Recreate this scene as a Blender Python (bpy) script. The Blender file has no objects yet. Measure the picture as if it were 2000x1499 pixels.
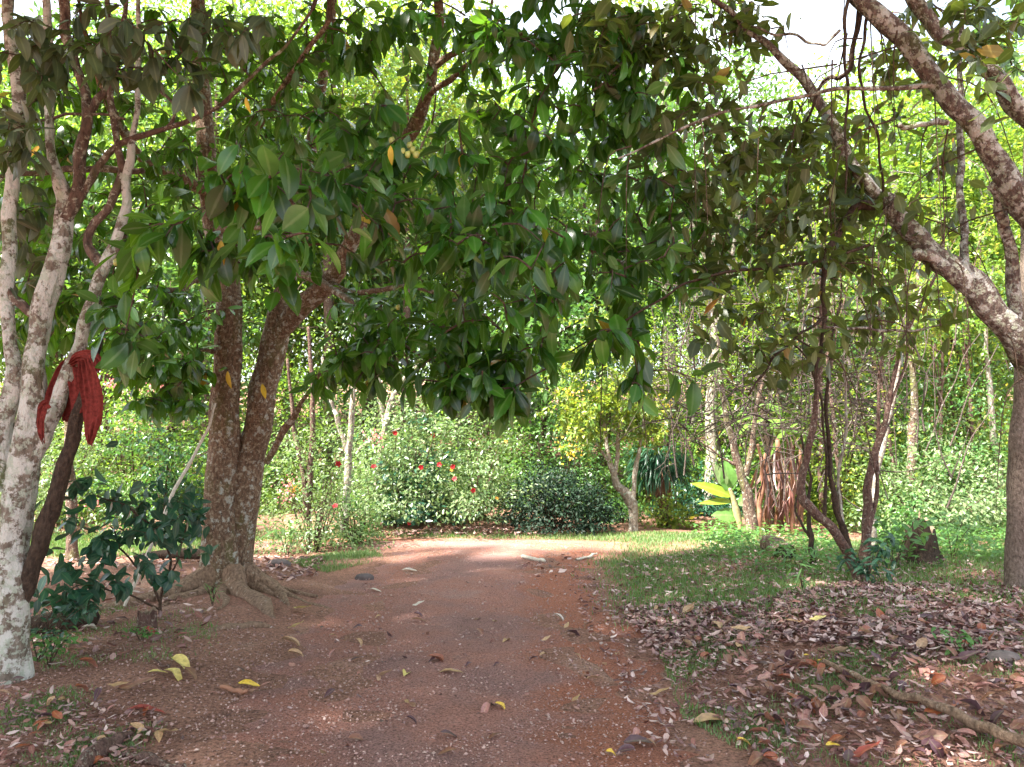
import bpy, math, random
import numpy as np
from math import radians as R
C = bpy.context.scene
COL = C.collection
RNG = np.random.default_rng(7)
F = 1444.0                       # focal length in photo pixels
CAMZ, PITCH = 1.6, math.atan(130/1444)

# ------------------------------------------------------------------ terrain, pixel rays
def ss(a, b, x):
    t = np.clip((x-a)/(b-a), 0, 1); return t*t*(3-2*t)
def H(x, y):
    x = np.asarray(x, float); y = np.asarray(y, float)
    z = 0.02*np.sin(1.3*x+.7*y)+0.015*np.sin(2.1*y-1.1*x+1)
    z = z+0.20*ss(1.4, 3.4, x)*ss(3.5, 6.5, y)*(1-ss(9, 13, y))
    z = z+0.10*ss(-1.6, -3.0, x)*ss(3.5, 5.5, y)*(1-ss(9, 12, y))
    z = z+0.25*ss(13.6, 15.0, y)*ss(2.5, -1.5, x)*ss(-12, -5, x)
    z = z+7.0*ss(18, 60, y)
    return z
def ray(px, py):
    xc, yc = (px-1000)/F, -(py-749.5)/F
    c, s = math.cos(PITCH), math.sin(PITCH)
    d = np.array([xc, c-yc*s, s+yc*c])
    return d/d[1]
def P(px, py, d):
    r = ray(px, py); return np.array([0, 0, CAMZ])+r*d
def G(px, py):
    r = ray(px, py); z = 0.0
    for _ in range(30):
        d = (z-CAMZ)/r[2]; d = min(max(d, 0.5), 60)
        z = 0.5*z+0.5*float(H(r[0]*d, d))
    return np.array([r[0]*d, d, float(H(r[0]*d, d))])
def proj(p):                      # world -> photo pixels (vectorised)
    p = np.asarray(p, float); q = p-np.array([0, 0, CAMZ])
    c, s = math.cos(PITCH), math.sin(PITCH)
    f = q[..., 1]*c+q[..., 2]*s; u = -q[..., 1]*s+q[..., 2]*c
    f = np.maximum(f, 1e-3)
    return 1000+F*q[..., 0]/f, 749.5-F*u/f
def inpoly(x, y, poly):
    ins = np.zeros(len(x), bool); n = len(poly)
    for i in range(n):
        (x1, y1), (x2, y2) = poly[i], poly[(i+1) % n]
        c = ((y1 > y) != (y2 > y)) & (x < (x2-x1)*(y-y1)/((y2-y1) or 1e-9)+x1)
        ins ^= c
    return ins
def nrm(v):
    return v/np.maximum(np.linalg.norm(v, axis=-1, keepdims=True), 1e-9)

# ------------------------------------------------------------------ mesh builder
class MB:
    def __init__(s): s.v = []; s.n = 0; s.f = []; s.a = {}
    def add(s, v, f, mat=0, rib=None):
        f = np.asarray(f, np.int32)
        if rib is not None: s.a[len(s.v)] = rib
        s.v.append(np.asarray(v, np.float32)); s.f.append((f+s.n, mat)); s.n += len(v)
    def add2(s, v, fs, mat=0):
        s.v.append(np.asarray(v, np.float32))
        for f in fs: s.f.append((np.asarray(f, np.int32)+s.n, mat))
        s.n += len(v)
    def mesh(s, name, mats, off=(0, 0, 0), smooth=True):
        me = bpy.data.meshes.new(name)
        v = np.concatenate(s.v)-np.asarray(off, np.float32)
        tot = np.concatenate([np.full(len(f), f.shape[1], np.int32) for f, m in s.f])
        idx = np.concatenate([f.ravel() for f, m in s.f])
        mi = np.concatenate([np.full(len(f), m, np.int32) for f, m in s.f])
        me.vertices.add(len(v)); me.vertices.foreach_set('co', v.astype(np.float32).ravel())
        me.loops.add(len(idx)); me.loops.foreach_set('vertex_index', idx)
        st = np.concatenate([[0], np.cumsum(tot)[:-1]]).astype(np.int32)
        me.polygons.add(len(tot)); me.polygons.foreach_set('loop_start', st)
        me.polygons.foreach_set('loop_total', tot)
        me.polygons.foreach_set('material_index', mi)
        me.polygons.foreach_set('use_smooth', np.full(len(tot), smooth))
        if s.a:
            at = me.attributes.new('rib', 'FLOAT', 'POINT'); at.data.foreach_set('value', np.concatenate([s.a[i] if i in s.a else np.zeros(len(q), np.float32) for i, q in enumerate(s.v)]).astype(np.float32))
        for m in mats: me.materials.append(m)
        me.update(calc_edges=True); me.validate()
        return me
    def build(s, name, mats, parent=None, smooth=True, loc=None):
        if not isinstance(mats, (list, tuple)): mats = [mats]
        off = (0, 0, 0)
        if parent is not None:
            off = np.array(parent.location); q = parent
            while q.parent is not None: q = q.parent; off = off+np.array(q.location)
        elif loc is not None: off = loc
        o = bpy.data.objects.new(name, s.mesh(name, mats, off, smooth)); COL.objects.link(o)
        if parent is not None: o.parent = parent
        elif loc is not None: o.location = loc
        return o
def tag(o, label=None, cat=None, group=None, kind=None):
    if label: o['label'] = label
    if cat: o['category'] = cat
    if group: o['group'] = group
    if kind: o['kind'] = kind
    return o
def thing(name, label, cat, loc, group=None):
    o = bpy.data.objects.new(name, None); COL.objects.link(o); o.empty_display_size = .2
    o.location = tuple(float(q) for q in loc); return tag(o, label, cat, group)
def dup(root, loc, rotz, scale, label=None, group=None):
    r = root.copy(); COL.objects.link(r); r.location = tuple(float(q) for q in loc)
    r.rotation_euler = (0, 0, rotz); r.scale = scale
    if label: r['label'] = label
    if group: r['group'] = group
    for ch in list(root.children):
        c = ch.copy(); COL.objects.link(c); c.parent = r
        for g in ch.children:
            d = g.copy(); COL.objects.link(d); d.parent = c
    return r

def catmull(p, sub):
    p = np.asarray(p, float)
    if len(p) < 3 or sub < 2: 
        t = np.linspace(0, len(p)-1, (len(p)-1)*max(sub, 1)+1); i = np.minimum(t.astype(int), len(p)-2); f = (t-i)[:, None]
        return p[i]*(1-f)+p[i+1]*f
    q = np.vstack([2*p[0]-p[1], p, 2*p[-1]-p[-2]]); out = []
    for i in range(len(p)-1):
        a, b, c, d = q[i:i+4]
        for k in range(sub):
            t = k/sub
            out.append(.5*((2*b)+(-a+c)*t+(2*a-5*b+4*c-d)*t*t+(-a+3*b-3*c+d)*t**3))
    out.append(p[-1]); return np.array(out)
def tube(mb, pts, rad, seg=10, mat=0, sub=4, rough=0.0, rng=RNG, cap=True, squash=None, wob=0.0):
    pr = np.column_stack([np.asarray(pts, float), np.asarray(rad, float)])
    c = catmull(pr, sub); p, r = c[:, :3], np.maximum(c[:, 3], 5e-4)
    if wob:
        s_ = np.linspace(0, 1, len(p))*len(pts)
        for ax in range(3):
            ph = rng.uniform(0, 6.28, 2)
            p[:, ax] += wob*(np.sin(s_*2.1+ph[0])+.6*np.sin(s_*5.3+ph[1]))*np.minimum(1, np.linspace(0, 3, len(p)))
    t = nrm(np.gradient(p, axis=0)); n = len(p)
    u = np.cross(t[0], [0.3, 0.9, 0.2]); u = u/np.linalg.norm(u); U = [u]
    for i in range(1, n):
        u = u-t[i]*np.dot(u, t[i]); u = u/max(np.linalg.norm(u), 1e-9); U.append(u)
    U = np.array(U); W = np.cross(t, U)
    th = np.linspace(0, 2*np.pi, seg, endpoint=False)
    rr = np.repeat(r[:, None], seg, 1)
    if rough:
        s = np.concatenate([[0], np.cumsum(np.linalg.norm(np.diff(p, axis=0), axis=1))])/max(r.mean(), 1e-4)
        ph = rng.uniform(0, 6.28, 8)
        nz = (np.sin(2*th[None]+.30*s[:, None]+ph[0])+.8*np.sin(3*th[None]-.47*s[:, None]+ph[1])
              + .7*np.sin(th[None]+.9*s[:, None]+ph[2])+.5*np.sin(5*th[None]+1.3*s[:, None]+ph[3])+.6*np.sin(.6*s[:, None]+ph[4]))
        if seg >= 16: nz = nz+.7*np.sin(7*th[None]+.5*np.sin(.8*s[:, None])+ph[5])*(.6+.4*np.sin(.5*s[:, None]+ph[6]))+.4*np.sin(11*th[None]+1.1*np.sin(1.3*s[:, None])+ph[7])
        rr = rr*(1+rough*nz*.35)
    ring = p[:, None]+rr[..., None]*(np.cos(th)[None, :, None]*U[:, None]+np.sin(th)[None, :, None]*W[:, None])
    v = ring.reshape(-1, 3)
    i = np.arange(n-1)[:, None]*seg; j = np.arange(seg)[None]; k = (j+1) % seg
    q = np.stack([i+j, i+k, i+seg+k, i+seg+j], -1).reshape(-1, 4)
    if cap:
        v = np.vstack([v, p[-1]+t[-1]*r[-1]*.6]); b = (n-1)*seg
        tri = np.stack([b+np.arange(seg), b+(np.arange(seg)+1) % seg, np.full(seg, n*seg)], -1)
        mb.add2(v, [q, tri], mat)
    else: mb.add(v, q, mat)
    return p, r

LT = {2: np.array([0, .10, .28, .48, .68, .86, 1.0]), 1: np.array([0, .25, .62, 1.0])}
def leaves(mb, pos, dr, nr, L, W, curl, fold, lod=1, mat=0, shape=.85, wave=0):
    pos = np.asarray(pos, float); N = len(pos)
    if N == 0: return
    dr = nrm(np.asarray(dr, float)); nr = np.asarray(nr, float)
    nr = nrm(nr-dr*np.sum(nr*dr, -1, keepdims=True)); s = np.cross(dr, nr)
    one = np.ones(N); L, W, curl, fold = L*one, W*one, curl*one, fold*one
    if lod == 0:
        m = pos+dr*(L*.45)[:, None]-nr*(L*curl*.1)[:, None]
        e = s*(W/2)[:, None]; up = nr*(W/2*np.sin(fold))[:, None]
        tip = pos+dr*L[:, None]-nr*(L*curl*.5)[:, None]
        v = np.stack([pos, m+e+up, tip, m-e+up], 1).reshape(-1, 3)
        b = (np.arange(N)*4)[:, None]
        f = np.concatenate([b+np.array([0, 1, 2]), b+np.array([0, 2, 3])])
        mb.add(v, f, mat); return
    t = LT[lod]; K = len(t)
    w = np.maximum(np.sin(np.pi*t**shape)**.85, .05); w[-1] = .03
    x = L[:, None]*t*(1-(curl[:, None]*t)**2/6); z = -L[:, None]*curl[:, None]*t**2/2
    mid = pos[:, None]+dr[:, None]*x[..., None]+nr[:, None]*z[..., None]
    hw = W[:, None]/2*w
    dz = 0
    if wave: dz = wave*hw*np.sin(t*11+RNG.uniform(0, 6, (N, 1)))
    up = nr[:, None]*(hw*np.sin(fold)[:, None]+dz)[..., None]; sd = s[:, None]*(hw*np.cos(fold)[:, None])[..., None]
    v = np.stack([mid, mid+sd+up, mid-sd+up], 2).reshape(-1, 3)     # N,K,3verts
    i = np.arange(K-1)*3
    q = np.concatenate([np.stack([i, i+1, i+4, i+3], -1), np.stack([i+2, i, i+3, i+5], -1)])
    f = ((np.arange(N)*K*3)[:, None, None]+q[None]).reshape(-1, 4)
    mb.add(v, f, mat, np.tile(np.array([1, 0, 0], np.float32), N*K))

def sprays(mb, rng, tips, axes, nl, L, Wr=.42, droop=.6, lod=1, mat=0, spread=.9, back=.12, curl=.5, fold=.25, shape=.85, lv=.38):
    """whorls of leaves along the last stretch of each twig"""
    tips = np.asarray(tips); N = len(tips); axes = nrm(np.asarray(axes))
    u = np.cross(axes, rng.normal(size=(N, 3))); u = nrm(u); w = np.cross(axes, u)
    k = np.arange(nl); ph = k*2.4+rng.uniform(0, 6.28, (N, 1))+rng.normal(0, .3, (N, nl))
    rad = np.cos(ph)[..., None]*u[:, None]+np.sin(ph)[..., None]*w[:, None]
    fr = (1-k/max(nl-1, 1))
    pos = tips[:, None]-axes[:, None]*(fr*back)[None, :, None]*rng.uniform(.4, 1.8, (N, nl, 1))
    d = axes[:, None]*rng.uniform(.05, .95, (N, nl, 1))+rad*spread+np.array([0, 0, -1.])*(droop*rng.uniform(.5, 1.5, (N, nl, 1)))
    d = nrm(d+rng.normal(0, .3, (N, nl, 3)))
    up = np.array([0, 0, 1.])+.5*axes[:, None]*1.0+rng.normal(0, .35, (N, nl, 3))
    pos = pos+d*.012
    Ls = L*(1-lv+2*lv*rng.random((N, nl)))
    leaves(mb, pos.reshape(-1, 3), d.reshape(-1, 3), up.reshape(-1, 3), Ls.ravel(), (Ls*Wr*rng.uniform(.75, 1.3, Ls.shape)).ravel(),
           rng.uniform(.1, 1, N*nl)*curl, rng.uniform(.05, 1, N*nl)*fold, lod, mat, shape)

def twigs(mb, rng, skel, tips, r0=.012, r1=.003, seg=4, mat=1, sag=.12, sub=2, step=.35):
    """join every tip to the nearest branch already there; returns the tip directions"""
    nodes = np.array(skel, float); tips = np.asarray(tips, float)
    d0 = np.array([np.min(np.sum((nodes-t)**2, 1)) for t in tips]); ax = np.zeros_like(tips)
    buf = np.zeros((len(nodes)+len(tips)*10, 3)); n = len(nodes); buf[:n] = nodes
    for i in np.argsort(d0):
        t = tips[i]; dd = np.sum((buf[:n]-t)**2, 1); j = int(np.argmin(dd)); a = buf[j]; l = math.sqrt(dd[j])+1e-6
        k = int(min(8, max(2, l/step)))+1
        s = np.linspace(0, 1, k)[:, None]
        p = a*(1-s)+t*s+np.array([0, 0, sag*l])*(4*s*(1-s))+rng.normal(0, .05*l, (k, 3))*(s*(1-s)*4)
        rr = (r0*min(1.6, .35+l*.6))*(1-s[:, 0])+r1
        tube(mb, p, rr, seg, mat, sub, cap=False)
        buf[n:n+k-1] = p[1:]; n += k-1
        ax[i] = p[-1]-p[-2]
    return nrm(ax)

# ------------------------------------------------------------------ materials
def newmat(name):
    m = bpy.data.materials.new(name); m.use_nodes = True; nt = m.node_tree; nt.nodes.clear()
    return m, nt, nt.nodes, nt.links
def ramp(n, stops, interp='LINEAR'):
    r = n.new('ShaderNodeValToRGB'); r.color_ramp.interpolation = interp; e = r.color_ramp.elements
    while len(e) < len(stops): e.new(.5)
    for el, (p, c) in zip(e, stops): el.position = p; el.color = (*c, 1) if len(c) == 3 else c
    return r
def leaf_mat(name, cols, trans=(.2, .4, .03), tmix=.35, rough=.38, under=.9, odd=None, spec=.5):
    m, nt, n, l = newmat(name)
    g = n.new('ShaderNodeNewGeometry'); st = [(.96*i/max(len(cols)-1, 1), c) for i, c in enumerate(cols)]
    if odd: st += [(.975, cols[-1])]+[(.98+.019*(i+1)/len(odd), c) for i, c in enumerate(odd)]
    r = ramp(n, st); l.new(g.outputs['Random Per Island'], r.inputs[0])
    tc = n.new('ShaderNodeTexCoord'); nz = n.new('ShaderNodeTexNoise'); nz.inputs['Scale'].default_value = 9; nz.inputs['Detail'].default_value = 3
    l.new(tc.outputs['Object'], nz.inputs['Vector'])
    mr = n.new('ShaderNodeMapRange'); mr.inputs[1].default_value = .3; mr.inputs[2].default_value = .7; mr.inputs[3].default_value = .7; mr.inputs[4].default_value = 1.3
    l.new(nz.outputs[0], mr.inputs[0])
    mx = n.new('ShaderNodeMix'); mx.data_type = 'RGBA'; mx.blend_type = 'MULTIPLY'; mx.inputs[0].default_value = 1
    cb = n.new('ShaderNodeCombineColor')
    for i in range(3): l.new(mr.outputs[0], cb.inputs[i])
    l.new(r.outputs[0], mx.inputs[6]); l.new(cb.outputs[0], mx.inputs[7])
    at = n.new('ShaderNodeAttribute'); at.attribute_name = 'rib'; rr = ramp(n, [(.80, (0, 0, 0)), (.93, (.55, .55, .55))]); l.new(at.outputs['Fac'], rr.inputs[0])
    lt = n.new('ShaderNodeMix'); lt.data_type = 'RGBA'; lt.blend_type = 'ADD'; l.new(rr.outputs[0], lt.inputs[0]); l.new(mx.outputs[2], lt.inputs[6]); lt.inputs[7].default_value = (.10, .12, .05, 1); mx = lt
    bk = n.new('ShaderNodeMix'); bk.data_type = 'RGBA'; l.new(g.outputs['Backfacing'], bk.inputs[0])
    hs = n.new('ShaderNodeHueSaturation'); hs.inputs['Saturation'].default_value = .75; hs.inputs['Value'].default_value = under*1.25
    l.new(mx.outputs[2], hs.inputs['Color']); l.new(mx.outputs[2], bk.inputs[6]); l.new(hs.outputs[0], bk.inputs[7])
    b = n.new('ShaderNodeBsdfPrincipled'); l.new(bk.outputs[2], b.inputs['Base Color']); b.inputs['Roughness'].default_value = rough
    b.inputs['Specular IOR Level'].default_value = spec
    t = n.new('ShaderNodeBsdfTranslucent')
    tm = n.new('ShaderNodeMix'); tm.data_type = 'RGBA'; tm.inputs[0].default_value = .6; l.new(mx.outputs[2], tm.inputs[6]); tm.inputs[7].default_value = (*trans, 1)
    l.new(tm.outputs[2], t.inputs[0])
    ms = n.new('ShaderNodeMixShader'); ms.inputs[0].default_value = tmix
    l.new(b.outputs[0], ms.inputs[1]); l.new(t.outputs[0], ms.inputs[2])
    o = n.new('ShaderNodeOutputMaterial'); l.new(ms.outputs[0], o.inputs[0]); return m
def bark_mat(name, base, dark, lich, amt=.5, scale=6, lich2=None, moss=None, rough=.9, bump=.5):
    m, nt, n, l = newmat(name)
    tc = n.new('ShaderNodeTexCoord'); mp = n.new('ShaderNodeMapping'); mp.inputs['Scale'].default_value = (1, 1, .45)
    l.new(tc.outputs['Object'], mp.inputs[0])
    def noise(s, det=6, v=mp.outputs[0], ro=.6):
        q = n.new('ShaderNodeTexNoise'); q.inputs['Scale'].default_value = s; q.inputs['Detail'].default_value = det; q.inputs['Roughness'].default_value = ro
        l.new(v, q.inputs['Vector']); return q
    fib = noise(scale*5, 5); r1 = ramp(n, [(.3, dark), (.62, base), (.8, tuple(min(1, c*1.5) for c in base))]); l.new(fib.outputs[0], r1.inputs[0])
    cur = r1.outputs[0]
    def over(cur, col, src, a, b, op=1):
        q = ramp(n, [(a, (0, 0, 0)), (b, (op, op, op))]); l.new(src, q.inputs[0])
        x = n.new('ShaderNodeMix'); x.data_type = 'RGBA'; l.new(q.outputs[0], x.inputs[0]); l.new(cur, x.inputs[6]); x.inputs[7].default_value = (*col, 1)
        return x.outputs[2]
    if moss: cur = over(cur, moss, noise(scale*.6, 5).outputs[0], .52, .66, .85)
    a = .74-.4*amt
    src = noise(scale*1.3, 9, tc.outputs['Object'], .68)
    cur = over(cur, lich, src.outputs[0], a, a+.05, .92)
    s2 = noise(scale*3.1, 7, tc.outputs['Object'], .7)
    if lich2: cur = over(cur, lich2, s2.outputs[0], .58-.1*amt, .63-.1*amt, .85)
    b = n.new('ShaderNodeBsdfPrincipled'); b.inputs['Roughness'].default_value = rough; l.new(cur, b.inputs['Base Color'])
    b.inputs['Specular IOR Level'].default_value = .2
    vo = n.new('ShaderNodeTexVoronoi'); vo.inputs['Scale'].default_value = scale*5; mp2 = n.new('ShaderNodeMapping'); mp2.inputs['Scale'].default_value = (1, 1, .22); nzv = noise(scale*2, 4, tc.outputs['Object']); va = n.new('ShaderNodeMixRGB'); va.inputs[0].default_value = .12; l.new(tc.outputs['Object'], va.inputs[1]); l.new(nzv.outputs[1], va.inputs[2]); l.new(va.outputs[0], mp2.inputs[0]); l.new(mp2.outputs[0], vo.inputs['Vector'])
    ad = n.new('ShaderNodeMath'); ad.operation = 'ADD'; l.new(fib.outputs[0], ad.inputs[0]); 
    mu = n.new('ShaderNodeMath'); mu.operation = 'MULTIPLY'; mu.inputs[1].default_value = .5; l.new(vo.outputs[0], mu.inputs[0]); l.new(mu.outputs[0], ad.inputs[1])
    bp = n.new('ShaderNodeBump'); bp.inputs['Strength'].default_value = 1.0; bp.inputs['Distance'].default_value = .05*bump
    l.new(ad.outputs[0], bp.inputs['Height']); l.new(bp.outputs[0], b.inputs['Normal'])
    o = n.new('ShaderNodeOutputMaterial'); l.new(b.outputs[0], o.inputs[0]); return m
def soil_mat(name, cols, spots, scale=1.2, fine=60, bump=.9, ruts=None):
    m, nt, n, l = newmat(name); tc = n.new('ShaderNodeTexCoord')
    def noise(s, det=6, ro=.6):
        q = n.new('ShaderNodeTexNoise'); q.inputs['Scale'].default_value = s; q.inputs['Detail'].default_value = det; q.inputs['Roughness'].default_value = ro
        l.new(tc.outputs['Object'], q.inputs['Vector']); return q
    a = noise(scale, 8, .65); r = ramp(n, [(.3+.4*i/(len(cols)-1), c) for i, c in enumerate(cols)]); l.new(a.outputs[0], r.inputs[0])
    if ruts:                                                     # bare redder earth along the wheel tracks
        at = n.new('ShaderNodeAttribute'); at.attribute_name = 'rib'; ad = n.new('ShaderNodeMath'); ad.operation = 'MULTIPLY_ADD'; l.new(noise(1.6, 5).outputs[0], ad.inputs[0]); ad.inputs[1].default_value = .30; l.new(at.outputs['Fac'], ad.inputs[2])
        rt = ramp(n, [(.22, (0, 0, 0)), (.34, (.35, .35, .35)), (.48, (0, 0, 0)), (.80, (.05, .05, .05)), (.92, (.85, .85, .85)), (1, (.7, .7, .7))]); l.new(ad.outputs[0], rt.inputs[0])
        rm = n.new('ShaderNodeMix'); rm.data_type = 'RGBA'; l.new(rt.outputs[0], rm.inputs[0]); l.new(r.outputs[0], rm.inputs[6]); rm.inputs[7].default_value = (*ruts, 1); r = rm
    f = noise(fine, 6, .7); r2 = ramp(n, [(.34, (.22, .20, .20)), (.48, (.92, .92, .92)), (.66, (1.5, 1.45, 1.42))]); l.new(f.outputs[0], r2.inputs[0])
    mx = n.new('ShaderNodeMix'); mx.data_type = 'RGBA'; mx.blend_type = 'MULTIPLY'; mx.inputs[0].default_value = 1
    l.new(r.outputs[2] if ruts else r.outputs[0], mx.inputs[6]); l.new(r2.outputs[0], mx.inputs[7])
    v = noise(fine*1.7, 4, .7); r3 = ramp(n, [(.6, (0, 0, 0)), (.66, (.8, .8, .8))]); l.new(v.outputs[0], r3.inputs[0])
    m2 = n.new('ShaderNodeMix'); m2.data_type = 'RGBA'; l.new(r3.outputs[0], m2.inputs[0]); l.new(mx.outputs[2], m2.inputs[6]); m2.inputs[7].default_value = (*spots, 1)
    b = n.new('ShaderNodeBsdfPrincipled'); b.inputs['Roughness'].default_value = .95; b.inputs['Specular IOR Level'].default_value = .15
    l.new(m2.outputs[2], b.inputs['Base Color'])
    h = noise(fine*.5, 8, .75); bp = n.new('ShaderNodeBump'); bp.inputs['Strength'].default_value = bump; bp.inputs['Distance'].default_value = .05
    l.new(h.outputs[0], bp.inputs['Height']); l.new(bp.outputs[0], b.inputs['Normal'])
    o = n.new('ShaderNodeOutputMaterial'); l.new(b.outputs[0], o.inputs[0]); return m
def plain(name, col, rough=.7, var=.3, scale=20, spec=.3, bump=0):
    m, nt, n, l = newmat(name); tc = n.new('ShaderNodeTexCoord'); q = n.new('ShaderNodeTexNoise'); q.inputs['Scale'].default_value = scale; q.inputs['Detail'].default_value = 5
    l.new(tc.outputs['Object'], q.inputs['Vector'])
    r = ramp(n, [(.3, tuple(c*(1-var) for c in col)), (.7, tuple(min(1, c*(1+var)) for c in col))]); l.new(q.outputs[0], r.inputs[0])
    b = n.new('ShaderNodeBsdfPrincipled'); b.inputs['Roughness'].default_value = rough; b.inputs['Specular IOR Level'].default_value = spec; l.new(r.outputs[0], b.inputs['Base Color'])
    if bump:
        bp = n.new('ShaderNodeBump'); bp.inputs['Strength'].default_value = bump; bp.inputs['Distance'].default_value = .02; l.new(q.outputs[0], bp.inputs['Height']); l.new(bp.outputs[0], b.inputs['Normal'])
    o = n.new('ShaderNodeOutputMaterial'); l.new(b.outputs[0], o.inputs[0]); return m

M = {}
M['bigleaf'] = leaf_mat('big_glossy_leaf', [(.005, .018, .005), (.008, .034, .007), (.016, .07, .010), (.035, .13, .016), (.08, .24, .03), (.035, .12, .014), (.008, .03, .008), (.045, .15, .035), (.03, .07, .03)], (.25, .55, .015), .38, .24,  # near-black and bright tones put canopy shade and highlights into the leaf colour
                        odd=[(.03, .07, .03), (.45, .2, .02)])
M['dustleaf'] = leaf_mat('dusty_leaf', [(.02, .045, .02), (.08, .10, .06), (.035, .06, .015), (.14, .15, .11), (.05, .06, .012), (.02, .04, .015)], (.2, .3, .05), .3, .5)
M['oliveleaf'] = leaf_mat('olive_leaf', [(.012, .028, .008), (.03, .06, .012), (.05, .09, .02), (.085, .12, .022), (.025, .045, .012)], (.26, .34, .02), .36, .36, odd=[(.3, .2, .03), (.3, .1, .03)])
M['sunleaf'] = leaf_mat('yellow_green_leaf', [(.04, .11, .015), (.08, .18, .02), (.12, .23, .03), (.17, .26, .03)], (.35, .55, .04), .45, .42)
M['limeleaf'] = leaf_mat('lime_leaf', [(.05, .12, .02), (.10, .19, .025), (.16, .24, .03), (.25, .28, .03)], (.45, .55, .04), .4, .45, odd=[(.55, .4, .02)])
M['midleaf'] = leaf_mat('mid_green_leaf', [(.025, .08, .02), (.05, .13, .03), (.08, .17, .04), (.11, .2, .06)], (.2, .42, .05), .35, .35)
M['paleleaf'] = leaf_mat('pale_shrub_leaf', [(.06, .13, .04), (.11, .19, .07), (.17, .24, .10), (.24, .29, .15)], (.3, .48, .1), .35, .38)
M['hedgeshade'] = leaf_mat('hedge_shade_leaf', [(.006, .018, .010), (.010, .028, .014), (.016, .04, .02)], (.04, .1, .03), .15, .6, spec=.25)  # shade falling on the hedge is put into this near-black leaf colour
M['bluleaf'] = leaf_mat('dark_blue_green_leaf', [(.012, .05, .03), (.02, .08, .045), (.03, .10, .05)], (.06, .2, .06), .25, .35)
M['weed'] = leaf_mat('weed_leaf', [(.04, .13, .03), (.07, .19, .04), (.11, .24, .06)], (.25, .5, .08), .35, .45)
M['banana'] = leaf_mat('banana_leaf', [(.10, .26, .05), (.16, .32, .08)], (.3, .55, .08), .4, .4)
M['bananay'] = leaf_mat('yellow_banana_leaf', [(.20, .32, .03), (.27, .36, .03)], (.45, .62, .06), .4, .4)
M['grass'] = leaf_mat('grass_blade', [(.06, .16, .02), (.09, .21, .03), (.13, .25, .05), (.22, .26, .09)], (.25, .48, .06), .3, .6)
M['litter'] = leaf_mat('dry_leaf', [(.07, .026, .026), (.15, .052, .045), (.25, .10, .075), (.32, .17, .14), (.44, .30, .26), (.20, .085, .08), (.11, .05, .055)], (.25, .1, .05), .12, .7, under=1.1)
M['bark_white'] = bark_mat('pale_mottled_bark', (.21, .17, .135), (.09, .068, .05), (.54, .53, .485), .68, 6, (.37, .40, .32), (.10, .13, .05))
M['bark_lichen'] = bark_mat('brown_lichen_bark', (.16, .105, .08), (.055, .035, .028), (.45, .47, .42), .34, 6, (.38, .36, .28), (.11, .12, .04))
M['bark_main'] = bark_mat('warm_brown_bark', (.21, .135, .088), (.065, .04, .028), (.42, .43, .38), .46, 9, (.34, .28, .2), (.12, .11, .045))
M['bark_right'] = bark_mat('grey_brown_lichen_bark', (.16, .115, .095), (.05, .034, .03), (.46, .445, .405), .56, 9, (.33, .34, .26), (.085, .09, .03))
M['bark_root'] = bark_mat('tan_root_bark', (.30, .20, .135), (.11, .07, .048), (.42, .36, .28), .3, 8)
M['bark_edge'] = bark_mat('grey_brown_bark', (.24, .185, .15), (.09, .065, .05), (.40, .37, .33), .24, 10)
M['bark_dark'] = bark_mat('dark_bark', (.075, .05, .035), (.025, .017, .013), (.2, .19, .16), .2, 8)
M['bark_brown'] = bark_mat('purple_brown_bark', (.16, .095, .075), (.06, .035, .03), (.40, .38, .34), .26, 9, (.3, .26, .2))
M['bark_grey'] = bark_mat('pale_grey_bark', (.32, .275, .225), (.14, .11, .085), (.52, .50, .45), .42, 6, (.4, .42, .36))
M['twig'] = bark_mat('twig_bark', (.15, .10, .07), (.06, .04, .03), (.3, .28, .24), .3, 14)
M['drytwig'] = bark_mat('dry_grey_twig', (.15, .115, .095), (.07, .05, .045), (.32, .29, .26), .4, 14)
M['soil'] = soil_mat('red_brown_soil', [(.15, .082, .066), (.24, .125, .09), (.31, .165, .118), (.35, .235, .18)], (.42, .29, .21), 1.0, 45)
M['path'] = soil_mat('packed_red_earth', [(.25, .145, .132), (.33, .185, .16), (.40, .195, .15), (.38, .245, .215)], (.46, .33, .285), .8, 75, 1.0, (.40, .15, .085))
M['pebble'] = leaf_mat('pebble_stone', [(.24, .13, .11), (.33, .20, .165), (.40, .28, .235), (.28, .16, .14)], (.3, .2, .15), .0, .8)
M['stone'] = plain('grey_stone', (.10, .082, .078), .9, .45, 9, bump=.8)
M['cloth'] = plain('faded_red_cloth', (.155, .03, .025), .95, .35, 45, .05, .25)
M['redpetal'] = leaf_mat('red_petal', [(.40, .004, .025), (.5, .008, .03), (.48, .012, .015)], (.6, .01, .03), .35, .5)
M['pinkpetal'] = leaf_mat('pink_petal', [(.55, .12, .16), (.6, .2, .2), (.65, .28, .25)], (.7, .25, .25), .35, .5)
M['orangepetal'] = leaf_mat('orange_petal', [(.7, .2, .02), (.75, .35, .03)], (.8, .35, .04), .35, .5)
M['yellowleaf'] = leaf_mat('yellow_leaf', [(.62, .42, .03), (.70, .48, .04)], (.8, .5, .05), .35, .5)
M['fruit'] = plain('green_yellow_fruit', (.33, .36, .09), .35, .3, 30, .5)
M['deadleaf'] = leaf_mat('brown_hanging_leaf', [(.20, .085, .045), (.29, .13, .075), (.33, .19, .12)], (.3, .13, .06), .2, .7)
M['stick'] = plain('pale_bare_stick', (.55, .50, .42), .7, .25, 30)
M['shadeleaf'] = leaf_mat('shadow_gap_leaf', [(.012, .045, .016), (.022, .07, .024), (.035, .10, .03)], (.12, .3, .04), .3, .35)  # dark foliage, deepened so its colour also carries the shadow gap
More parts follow.
